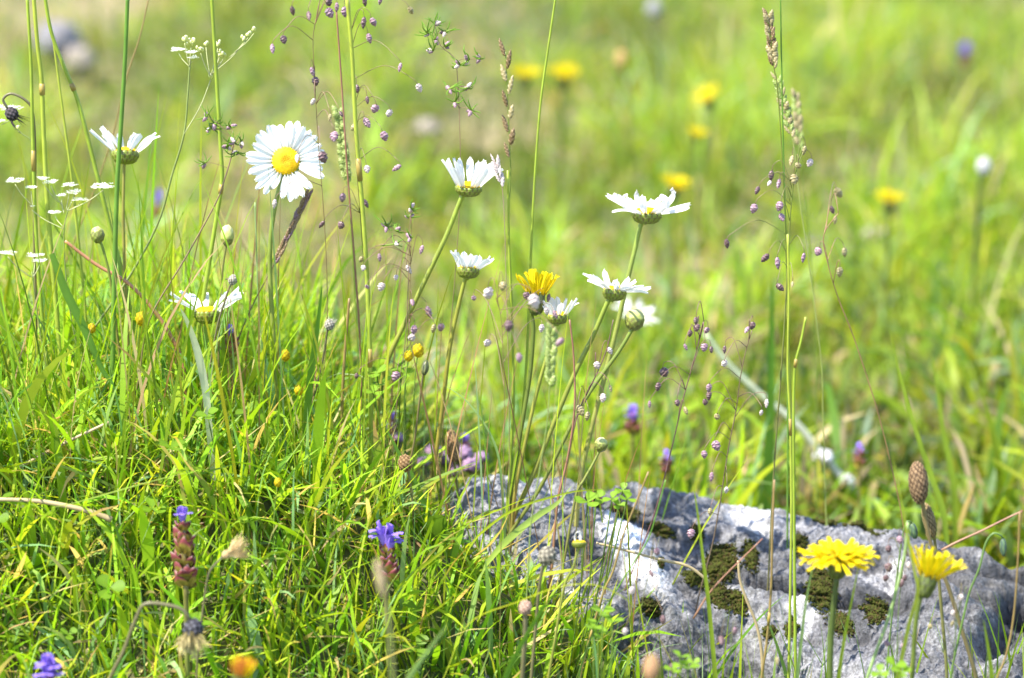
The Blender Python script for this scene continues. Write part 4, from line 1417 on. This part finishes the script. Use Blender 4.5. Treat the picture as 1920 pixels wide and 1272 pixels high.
vivipar("meadow grass with curly green tufts high above the cupped daisy", 1.60, [(816, 50), (826, 85), (852, 110), (858, 150), (862, 240), (863, 320), (860, 420), (853, 520), (842, 650), (832, 780), (826, 900)],
        [(815, 45, 20), (802, 62, 22), (815, 75, 18), (835, 60, 18), (835, 88, 20), (812, 95, 20), (862, 122, 20), (878, 113, 20), (900, 110, 14), (842, 168, 22), (876, 165, 20), (852, 192, 20), (884, 208, 22)], 1)
vivipar("meadow grass with green tufts left of the leaning daisy stem", 1.58, [(772, 380), (768, 440), (766, 520), (760, 640), (748, 720), (738, 820)], [(770, 390, 18), (768, 408, 18), (725, 425, 18), (742, 432, 16), (770, 446, 16), (740, 458, 20)], 2)
vivipar("green leafy grass tuft left of the full-face daisy", 1.57, [(440, 262), (432, 300), (420, 340), (405, 380), (350, 480), (280, 600)], [(388, 218, 16), (395, 240, 22), (402, 232, 18), (432, 238, 16), (440, 268, 24), (446, 286, 22), (426, 276, 18), (384, 306, 18), (452, 266, 14)], 3, wst=4)

# ------------------------------------------------------------------ white umbels
UMB_W, UMB_Y = (.78, .80, .74), (.55, .58, .20)


def umbel(label, d, stalk, heads, wst=4, seed=0):
    """heads: px, py, width px, kind w/y, px and py where its ray starts"""
    rnd = random.Random(seed + 5)
    sp = smooth(path(stalk, d), 5)
    base = sp[-1]
    root = thing("white_umbel", label, "umbel flower", base, "small white umbels")
    r = pxr(wst, d)
    stem_part(root, sp, r * .7, r * 1.1, (.20, .25, .07), (.15, .19, .05))
    for (px, py, wp, kd, rx, ry) in heads:
        cp = P(px, py, d + rnd.uniform(-.006, .006))
        ro = P(rx, ry, d)
        mb = MB()
        mb.tube(smooth([ro, ro.lerp(cp, .5) + Vector(((cp.x - ro.x) * .1, 0, -.001)), cp - Vector((0, 0, .002))], 4), pxr(1.8, d), 5, (.30, .32, .14), (.34, .36, .16))
        link("ray", mb.shift(base).mesh("ray"), M_STEM, root)
        n = max(4, int(wp * .55)) if kd == 'w' else max(3, int(wp * .4))
        R = pxr(wp, d)
        for i in range(n):
            a, q = i * 2.4, math.sqrt((i + .5) / n)
            off = Vector((math.cos(a) * q * R, math.sin(a) * q * R * .9, (.12 * R * rnd.uniform(-1, 1)) + (0 if kd == 'w' else .8 * R * rnd.uniform(-.3, 1))))
            if kd == 'w':
                link("floret", FLORET, None, root, mtx=Matrix.Translation(cp + off - base) @ Matrix.Rotation(rnd.uniform(-.5, .5), 4, 'X') @ Matrix.Rotation(rnd.uniform(0, 6), 4, 'Z') @ Matrix.Scale(rnd.uniform(.8, 1.2), 4))
            else:
                link("seed", SEEDM, None, root, mtx=Matrix.Translation(cp + off - base) @ Matrix.Rotation(rnd.uniform(-.4, .4), 4, 'X') @ Matrix.Scale(rnd.uniform(.8, 1.2), 4))
    return root


def floret_mesh():
    mb = MB()
    b0 = 0
    mb.v.append(Vector((0, 0, 0)))
    mb.c.append((.6, .62, .35))
    for k in range(5):
        a = k * 1.2566
        for (rr, da, z) in ((.0007, -.35, .0002), (.0014, -.3, .0006), (.0012, 0, .0004), (.0014, .3, .0006), (.0007, .35, .0002)):
            mb.v.append(Vector((rr * math.cos(a + da), rr * math.sin(a + da), z)))
            mb.c.append(UMB_W)
        s0 = 1 + k * 5
        mb.f += [(0, s0, s0 + 2, s0 + 4), (s0, s0 + 1, s0 + 2), (s0 + 2, s0 + 3, s0 + 4)]
    me = mb.mesh("floret")
    me.materials.append(M_WHITE)
    return me


FLORET = floret_mesh()
v_, f_, c_ = bumpy(.0007, .0011, .0011, 8, .15, lambda t, h, a: UMB_Y if t > .3 else (.62, .62, .38), 8, 10)
SEEDM = make_mesh("seed", v_, f_, c_)
SEEDM.materials.append(M_STEM)

umbel("branched umbel going to green seed above the full-face daisy's left", 1.59, [(356, 120), (352, 180), (345, 252), (322, 330), (294, 424), (226, 545), (120, 690), (40, 790)],
      [(335, 94, 26, 'w', 355, 125), (358, 99, 20, 'w', 355, 125), (361, 109, 18, 'w', 355, 120), (346, 74, 12, 'y', 354, 120), (358, 82, 16, 'y', 355, 120), (376, 93, 14, 'y', 394, 143), (386, 82, 10, 'y', 394, 143), (408, 84, 12, 'y', 396, 140), (411, 101, 16, 'y', 396, 143), (418, 104, 12, 'y', 398, 138), (456, 74, 10, 'y', 398, 138), (465, 64, 12, 'y', 430, 108), (476, 56, 8, 'y', 440, 98), (395, 143, 6, 'y', 345, 252)], 5, 1)
umbel("white umbels clustered left of the first side-on daisy", 1.60, [(128, 392), (120, 430), (122, 500), (134, 600), (160, 720)],
      [(28, 339, 32, 'w', 60, 385), (58, 352, 18, 'w', 62, 390), (80, 335, 20, 'w', 110, 380), (95, 342, 24, 'w', 116, 385), (130, 348, 28, 'w', 124, 395), (138, 361, 24, 'w', 126, 395), (150, 375, 28, 'w', 128, 395), (193, 350, 44, 'w', 130, 395), (103, 399, 20, 'w', 118, 425), (115, 368, 16, 'w', 120, 400), (60, 388, 4, 'w', 120, 430)], 3, 2)
umbel("pair of flat white umbels low at the left edge", 1.60, [(60, 510), (66, 560), (78, 640), (96, 740)], [(14, 475, 36, 'w', 58, 520), (66, 480, 32, 'w', 62, 520), (74, 490, 24, 'w', 62, 520)], 3, 3)
umbel("white umbel behind the dark withered head at the left edge", 1.62, [(18, 225), (40, 250), (60, 270), (64, 340), (70, 500), (80, 640)], [(20, 203, 42, 'w', 20, 222), (2, 228, 16, 'w', 20, 226), (34, 240, 8, 'y', 38, 250)], 3, 4)

# ------------------------------------------------------------------ tall stalks and single blades
GREENS = {'g': ((.25, .33, .03), (.21, .30, .03)), 'd': ((.09, .20, .02), (.12, .23, .03)), 'y': ((.32, .37, .04), (.25, .33, .04)), 'b': ((.24, .16, .06), (.24, .20, .05)), 'r': ((.26, .12, .08), (.26, .14, .08)), 'w': ((.30, .36, .20), (.56, .56, .46)), 's': ((.42, .32, .18), (.34, .27, .14)), 'l': ((.25, .36, .14), (.20, .31, .08)), 'x': ((.38, .18, .09), (.34, .16, .08))}


def stalk(label, d, pp, wst, ck, node=None, name="grass_stalk", cat="grass stalk", group="tall grass stalks", root_=True):
    sp = smooth(path(pp, d, root_), 5)
    base = sp[-1]
    root = thing(name, label, cat, base, group)
    c1, c2 = GREENS[ck]
    r = pxr(wst * 1.12, d)
    stem_part(root, sp, r * .75, r * 1.15, c1, c2, "culm")
    if node:
        for k in node:
            i = min(len(sp) - 3, max(1, int(k * len(sp))))
            mb = MB()
            mb.tube([sp[i - 1].lerp(sp[i], .4), sp[i], sp[i + 1].lerp(sp[i], .4)], [r * 1.04, r * 1.18, r * 1.06], 8, (.30, .22, .05))
            link("node", mb.shift(base).mesh("node"), M_STEM, root)
    return root


def blade(label, d, pp, wpx, ck, side=None, name="grass_shoot", cat="grass blade", group="broad grass blades", root_=True, tipd=0.0, prof=None):
    pts = [PV(e[0], e[1], d + tipd * (1 - i / (len(pp) - 1)) + (e[2] if len(e) > 2 else 0), pp[0][1]) for i, e in enumerate(pp)]
    if root_:
        pts = to_ground(pts)
    sp = smooth(pts, 6)
    base = sp[-1]
    n = len(sp)
    W_ = wpx * K * d
    ws = [W_ * min(1.0, .04 + 1.5 * (i / (n - 1)) ** .6) * (1 - .35 * max(0, (i / (n - 1) - .6) / .4)) for i in range(n)]
    mb = MB()
    c1, c2 = GREENS[ck]
    mb.ribbon(sp, ws, side or Vector((1, .35, 0)), c1, c2)
    root = thing(name, label, cat, base, group)
    link("leaf", mb.shift(base).mesh("leaf"), M_GRASS, root)
    return root


stalk("leftmost tall green stalk rising out of the top edge", 1.58, [(50, -20), (58, 120), (61, 240), (66, 400), (76, 560), (92, 720)], 7, 'g', [.35])
stalk("tall stalk with an orange-brown sheath beside the leftmost one", 1.58, [(62, -20), (70, 80), (78, 150), (82, 250), (90, 400), (104, 560), (118, 720)], 9, 'y', [.28])
stalk("slanting green stalk from the top edge left of the side-on daisy", 1.59, [(82, -20), (96, 60), (122, 130), (146, 190), (175, 300), (206, 424), (236, 540), (262, 680), (290, 820)], 8, 'g', [.3])
stalk("thin yellow-green stalk inside the far left bunch", 1.62, [(98, 60), (110, 150), (122, 240), (134, 330), (144, 424), (158, 560), (168, 720)], 5, 'y')
stalk("straight dark green stalk passing in front of the side-on daisy", 1.55, [(240, -20), (235, 100), (228, 220), (220, 340), (216, 460), (212, 640), (210, 800), (206, 960)], 9, 'd')
stalk("green stalk crossing the seeding umbel, left of the full-face daisy", 1.57, [(396, -20), (402, 80), (408, 180), (414, 280), (416, 340), (404, 420), (388, 520), (372, 620), (356, 760)], 8, 'g', [.42])
stalk("hair-thin brown stem slanting behind the side-on daisy", 1.68, [(280, -10), (262, 70), (236, 150), (210, 260), (176, 360), (140, 450), (100, 560)], 3, 'b')
stalk("long bare stalk rising left of the golden blurred flower", 1.58, [(1044, -20), (1028, 90), (1014, 190), (1005, 300), (998, 420), (993, 540), (988, 660), (978, 800), (960, 940)], 5, 'g')
stalk("thin stalk running up beside the dark dog's-tail ear", 1.60, [(1463, -20), (1465, 100), (1467, 200), (1470, 330), (1474, 460), (1478, 600)], 3.5, 'd')
stalk("left one of the twin thick green culms in front of the rock", 1.52, [(1477, 440), (1479, 560), (1477, 690), (1482, 800), (1484, 950), (1482, 1100), (1478, 1290)], 5, 'y', [.33])
stalk("right one of the twin thick green culms in front of the rock", 1.52, [(1511, 595), (1502, 640), (1490, 695), (1488, 800), (1489, 950), (1490, 1100), (1492, 1290)], 5.5, 'g', [.2])
stalk("thick green-brown culm inside the purple quaking grass", 1.56, [(650, -10), (660, 100), (668, 250), (682, 420), (690, 560), (694, 700), (696, 860), (690, 980)], 9, 'y', [.3, .6])
stalk("reddish stem behind the thick green-brown culm", 1.60, [(630, 10), (640, 150), (652, 330), (664, 480), (674, 620), (678, 760), (672, 900)], 4, 'r')
stalk("pale thin stem left of the full-face daisy's stem", 1.63, [(478, 380), (480, 440), (484, 560), (492, 680), (500, 800)], 3, 'l')
stalk("dry rust-brown curved stem bowing over at left", 1.60, [(122, 452), (150, 474), (186, 500), (230, 524), (262, 552), (296, 592), (322, 634), (342, 680), (350, 760)], 7, 'x', name="dry_stem", cat="dry stem", group="dry stems")
stalk("brown dry twig lying across the turf at the left edge", 1.53, [(-20, 936), (60, 939), (110, 946), (170, 960), (210, 975)], 9, 's', name="dry_stem", cat="dry stem", group="dry stems", root_=False)
stalk("pale dry twig lying in the turf above the brown one", 1.56, [(204, 792), (170, 808), (120, 832), (70, 858), (30, 880)], 6, 's', name="dry_stem", cat="dry stem", group="dry stems", root_=False)
stalk("rust stem standing left of the small half-open daisy's stem", 1.61, [(655, 560), (650, 620), (644, 700), (640, 800), (636, 900)], 6, 'b', name="dry_stem", cat="dry stem", group="dry stems")
stalk("long pink dry straw slanting in from the right over the rock", 1.50, [(1918, 958), (1880, 976), (1840, 996), (1800, 1014), (1765, 1032)], 4, 'r', name="dry_stem", cat="dry stem", group="dry stems", root_=False)
stalk("pale buff dry stem curving down over the mossy cracks", 1.55, [(1384, 1052), (1388, 1090), (1402, 1130), (1418, 1170), (1428, 1220), (1430, 1290)], 6, 's', name="dry_stem", cat="dry stem", group="dry stems")
stalk("yellowish straw lying across the white rock patch", 1.56, [(1118, 1018), (1180, 1034), (1240, 1050), (1290, 1062), (1330, 1092)], 5, 's', name="dry_stem", cat="dry stem", group="dry stems", root_=False)
stalk("long pale fallen straw blurred behind the rock", 1.96, [(1322, 626), (1366, 684), (1428, 742), (1494, 796), (1546, 860), (1606, 926)], 13, 'w', name="dry_stem", cat="dry stem", group="dry stems", root_=False)
stalk("thin dark purple stem rising in front of the rock's left part", 1.50, [(1430, 1010), (1340, 1100), (1300, 1160)], 3, 'r', root_=False, name="dry_stem", cat="dry stem", group="dry stems")
stalk("green stem crossing the rock left of the mossy cracks", 1.50, [(1248, 900), (1232, 960), (1216, 1010), (1192, 1050), (1160, 1100), (1120, 1170), (1090, 1250)], 3, 'd')
stalk("fine purple stem with a yellow node crossing the white rock patch", 1.51, [(1216, 885), (1190, 950), (1170, 1000), (1150, 1070), (1132, 1110), (1108, 1190), (1086, 1280)], 4, 'b', [.55])
stalk("slim upright stalk near the upright yellow flower's left", 1.60, [(952, 320), (955, 480), (960, 600), (962, 720), (958, 850), (950, 960)], 5, 'g')
stalk("pinkish thin stem right of the ragged daisy", 1.56, [(1068, 600), (1075, 660), (1078, 740), (1074, 800), (1062, 870), (1046, 940)], 4, 'r')
stalk("thin green stalk in front of the rock near the tilted yellow flower", 1.45, [(1702, 980), (1696, 1040), (1680, 1110), (1662, 1170), (1640, 1230), (1622, 1290)], 6, 'l')
GREENBUD = lambda t, h, a: (.05 + .05 * h, .10 + .06 * h, .06) if math.sin(a * 5) > -.4 else (.03, .05, .045)
head_thing("nodding_bud", "nodding green bud on a hooked stalk above the rock's right end", "bud", 1881, 1026, 1.50, 13, 34, [(1876, 1004), (1862, 1001), (1848, 1020), (1836, 1066), (1818, 1110), (1806, 1160), (1790, 1230), (1780, 1290)], GREENBUD, (.05, -1, 0), 16, .06, 4, ((.10, .17, .05), (.12, .22, .04)))
head_thing("nodding_bud", "dark green drooping bud between the rock flowers, under the plantain heads", "bud", 1713, 996, 1.52, 15, 30, [(1706, 978), (1698, 982), (1690, 1020), (1682, 1080), (1672, 1160), (1660, 1290)], GREENBUD, (.2, -1, 0), 16, .06, 3, ((.10, .17, .05), (.12, .22, .04)))
stalk("thin brown stem at the right edge before the rock", 1.47, [(1912, 960), (1908, 1060), (1900, 1160), (1886, 1230), (1864, 1290)], 4, 'b')
stalk("thin upright stalk left of the pale dry stem on the rock", 1.50, [(1452, 900), (1448, 1000), (1446, 1100), (1438, 1200), (1426, 1290)], 5, 'b', [.3])

blade("wide dark green blade upright right of the low daisy", 1.59, [(604, 536), (594, 620), (584, 690), (576, 770), (570, 860)], 15, 'd')
blade("broad green leaf drooping down at far left", 1.57, [(214, 724), (190, 690), (160, 620), (126, 552), (108, 505), (97, 476)], 16, 'd', root_=False)
blade("long pale green blade lying nearly flat over the lower left turf", 1.50, [(370, 882), (300, 898), (220, 920), (150, 940), (96, 952)], 6, 'l', root_=False)
blade("shiny wide pale blade bent over the rock's left shoulder", 1.53, [(1072, 912), (1046, 944), (1010, 968), (970, 1000), (930, 1040), (900, 1090)], 24, 'l', side=Vector((.4, -.4, 1)))
blade("green blade pointing right over the rock's left shoulder", 1.52, [(1132, 918), (1080, 922), (1030, 934), (980, 950), (930, 978), (880, 1030)], 9, 'g', side=Vector((.2, -.6, 1)))
blade("yellowish blade arching over the rock to a dry tip", 1.47, [(1222, 1184), (1192, 1140), (1150, 1110), (1100, 1096), (1040, 1104), (970, 1130), (880, 1170)], 9, 'y', side=Vector((.2, -.8, .6)))
blade("grey-green folded blade tip in front of the arching blade", 1.43, [(1050, 1102), (1026, 1130), (1006, 1160), (960, 1240), (940, 1300)], 14, 'd')
blade("tall bright blade standing in front of the mossy rock", 1.49, [(1300, 908), (1310, 980), (1318, 1050), (1328, 1130), (1342, 1290)], 11, 'g')
blade("pale upright blade left of the wide open yellow flower's stem", 1.47, [(1530, 1040), (1518, 1090), (1508, 1150), (1500, 1220), (1492, 1290)], 9, 'l')
blade("green blade right of the wide open yellow flower's stem", 1.46, [(1610, 1060), (1598, 1120), (1586, 1180), (1576, 1240), (1570, 1290)], 11, 'g')
blade("long green blade rising past the tilted yellow flower", 1.42, [(1672, 850), (1690, 940), (1700, 1000), (1714, 1070), (1720, 1110), (1702, 1180), (1680, 1290)], 10, 'y')
blade("short bright pointed blade at the bottom right", 1.46, [(1844, 1162), (1850, 1200), (1856, 1240), (1860, 1290)], 14, 'g')
blade("slightly blurred long blade leaning left at the right edge meadow", 1.72, [(1668, 620), (1684, 690), (1702, 760), (1724, 830), (1748, 900), (1768, 960)], 12, 'g')
blade("blurred dark upright blade behind the twin green culms", 1.88, [(1448, 520), (1446, 640), (1444, 760), (1440, 860)], 22, 'd')
blade("blurred bright blade at the right edge behind the rock", 1.85, [(1746, 660), (1758, 740), (1770, 820), (1786, 900)], 14, 'g')
blade("blue-green blade rising behind the leaning small daisy", 1.58, [(722, 800), (748, 850), (776, 900), (800, 960), (820, 1020)], 11, 'd')
blade("thin blade arching right from the half-open daisy's stem", 1.59, [(836, 724), (870, 748), (905, 790), (930, 840), (940, 900)], 5, 'l')
blade("drooping white dead blade just below the low daisy", 1.55, [(338, 578), (352, 606), (364, 640), (374, 676), (386, 740)], 15, 'w')
blade("blurred big blade leaning in at the bottom left of the rock", 1.36, [(840, 1170), (810, 1210), (780, 1250), (760, 1290)], 20, 'l')
blade("wide green blade slanting through the lower left turf", 1.54, [(330, 830), (356, 870), (390, 920), (420, 990), (440, 1060)], 11, 'g')
blade("bright blade leaning right beside the violet self-heal", 1.53, [(850, 1018), (810, 1050), (770, 1082), (740, 1120), (720, 1180)], 14, 'g', side=Vector((.4, -.3, 1)))

# ------------------------------------------------------------------ small yellow clovers
for lab, px, py, d, s_ in [("little yellow clover head left of the low daisy", 265, 598, 1.60, 19), ("tiny yellow clover head at far left beside the broad leaf", 172, 616, 1.61, 13), ("little yellow clover head right of the low daisy", 535, 667, 1.62, 15),
                           ("upright yellow clover head by the leaning daisy stem", 784, 658, 1.60, 18), ("lower yellow clover head by the leaning daisy stem", 766, 668, 1.59, 14), ("small yellow clover head beside the wide dark blade", 560, 732, 1.58, 14),
                           ("tiny yellow clover head deep in the turf, lower middle", 521, 905, 1.54, 12)]:
    head_thing("yellow_clover", lab, "clover", px, py, d, s_, s_ * 1.2, [(px - 2, py + 16), (px - 6, py + 50), (px - 8, py + 100)], lambda t, h, a: (.75 * (.5 + .5 * h), .60 * (.45 + .55 * h), .01), (0, 1, .1), 30, .35, 2.5, ((.14, .22, .03), (.14, .2, .03)), M_YELLOW, "little yellow clovers", "flower_head", nr=16, ns=20)


def clover_plant(label, d, leaves, basepx):
    base = P(*basepx, d)
    base.z = G(base.x, base.y)
    root = thing("clover_plant", label, "clover", base, "green clover sprigs")
    for (px, py, r) in leaves:
        mb = MB()
        clover_geo(mb, base + Vector((random.uniform(-.004, .004), 0, 0)), P(px, py, d + random.uniform(-.01, .01)), r * K * d, random.random() * 6, (.17, .30, .02))
        link("leaf", mb.shift(base).mesh("leaf"), M_GRASS, root)


clover_plant("clover sprig overhanging the rock's left shoulder", 1.55, [(1102, 942, 26), (1118, 934, 20), (1148, 936, 18), (1168, 920, 16), (1176, 936, 18), (1160, 948, 14)], (1060, 1040))
clover_plant("clover sprig at the rock's lower left edge", 1.47, [(1130, 1150, 24), (1148, 1166, 22), (1112, 1176, 20), (1120, 1186, 18)], (1110, 1260))
clover_plant("clover sprig in front of the rock's foot, bottom centre right", 1.44, [(1276, 1232, 20), (1290, 1252, 22), (1262, 1256, 18), (1300, 1244, 14)], (1280, 1330))
clover_plant("clover leaves low at the bottom right", 1.42, [(1678, 1250, 22), (1690, 1262, 20), (1650, 1262, 18)], (1670, 1330))
clover_plant("yellow-green clover leaves beside the leaning daisy stem", 1.61, [(706, 700, 24), (716, 722, 24), (700, 736, 20), (752, 690, 20), (760, 700, 16)], (730, 800))

# ------------------------------------------------------------------ stones in the meadow


def stone(label, px, py, wpx, hpx, h, base_c, seed, d0=1.8):
    d = depth_for(px, py, h, d0)
    p = P(px, py, d)
    rx, rz = pxr(wpx, d), pxr(hpx, d)
    v, f, c = [], [], []
    nr, ns = 16, 24
    for i in range(nr + 1):
        for j in range(ns):
            ph, a = math.pi * i / nr, 2 * math.pi * j / ns
            q = Vector((math.sin(ph) * math.cos(a), math.sin(ph) * math.sin(a), math.cos(ph)))
            k = 1 + .28 * noise.noise(q * 1.4 + Vector((seed, 0, 0))) + .1 * noise.noise(q * 4 + Vector((seed, 3, 0)))
            v.append(Vector((q.x * rx * k, q.y * rx * .9 * k, q.z * rz * k)))
            c.append(base_c)
    for i in range(nr):
        for j in range(ns):
            f.append((i * ns + j, i * ns + (j + 1) % ns, (i + 1) * ns + (j + 1) % ns, (i + 1) * ns + j))
    o = link("meadow_stone", make_mesh("meadow_stone", v, f, c), M_ROCK, loc=p)
    tag(o, label, "stone", "blurred stones in the meadow")


WS, GS, TS = (.36, .36, .35), (.17, .16, .17), (.27, .23, .18)
for i, a in enumerate([("white pebble behind the rock, nearest the fallen straw's end", 1545, 856, 40, 26, .055, (.6, .6, .6)), ("small white pebble at the lower end of the fallen straw", 1588, 900, 30, 20, .045, (.6, .6, .6)),
                       ("grey stone at the upper left corner", 110, 75, 90, 70, .05, GS), ("second grey stone right of the corner stone at upper left", 150, 110, 60, 50, .04, TS), ("pale round stone left of the ryegrass ear, blurred", 803, 240, 48, 36, .03, TS),
                       ("pale blurred stone on the right below the lone yellow flower", 1640, 440, 50, 34, .03, TS), ("grey pebble behind the tall quaking grass, lower", 1530, 460, 60, 30, .03, GS),
                       ("small grey lump of rock just behind the main rock's ridge", 1290, 918, 120, 40, .03, GS)]):
    stone(*a, i * 3.1)

# ------------------------------------------------------------------ wild thyme: a soft mauve patch behind the rock's left end
tb = P(860, 900, 1.76)
tb.z = G(tb.x, tb.y)
thyme = thing("wild_thyme", "blurred pink-mauve thyme patch behind the slender plantain head", "thyme", tb)
for px, py, w_ in [(812, 846, 26), (838, 862, 30), (866, 852, 34), (884, 874, 30), (856, 884, 26), (902, 858, 22), (792, 866, 22), (728, 800, 24), (745, 822, 22)]:
    d = 1.76 + random.uniform(-.03, .04)
    cp = P(px, py, d)
    g0 = Vector((cp.x * .8 + tb.x * .2, cp.y, G(cp.x, cp.y)))
    mb = MB()
    mb.tube(smooth([g0, g0.lerp(cp, .5) + Vector((.003, 0, 0)), cp], 3), .0005, 5, (.2, .15, .06))
    link("stem", mb.shift(tb).mesh("stem"), M_STEM, thyme)
    v_, f_, c_ = bumpy(pxr(w_, d), pxr(w_ * .8, d), pxr(w_ * .8, d), 34, .4, lambda t, h, a: (.26 + .16 * h, .17 + .10 * h, .27 + .16 * h) if t < .62 else (.16, .16, .06), 16, 20)
    link("flower_head", make_mesh("flower_head", v_, f_, c_), M_VIOLET, thyme, loc=cp - tb)
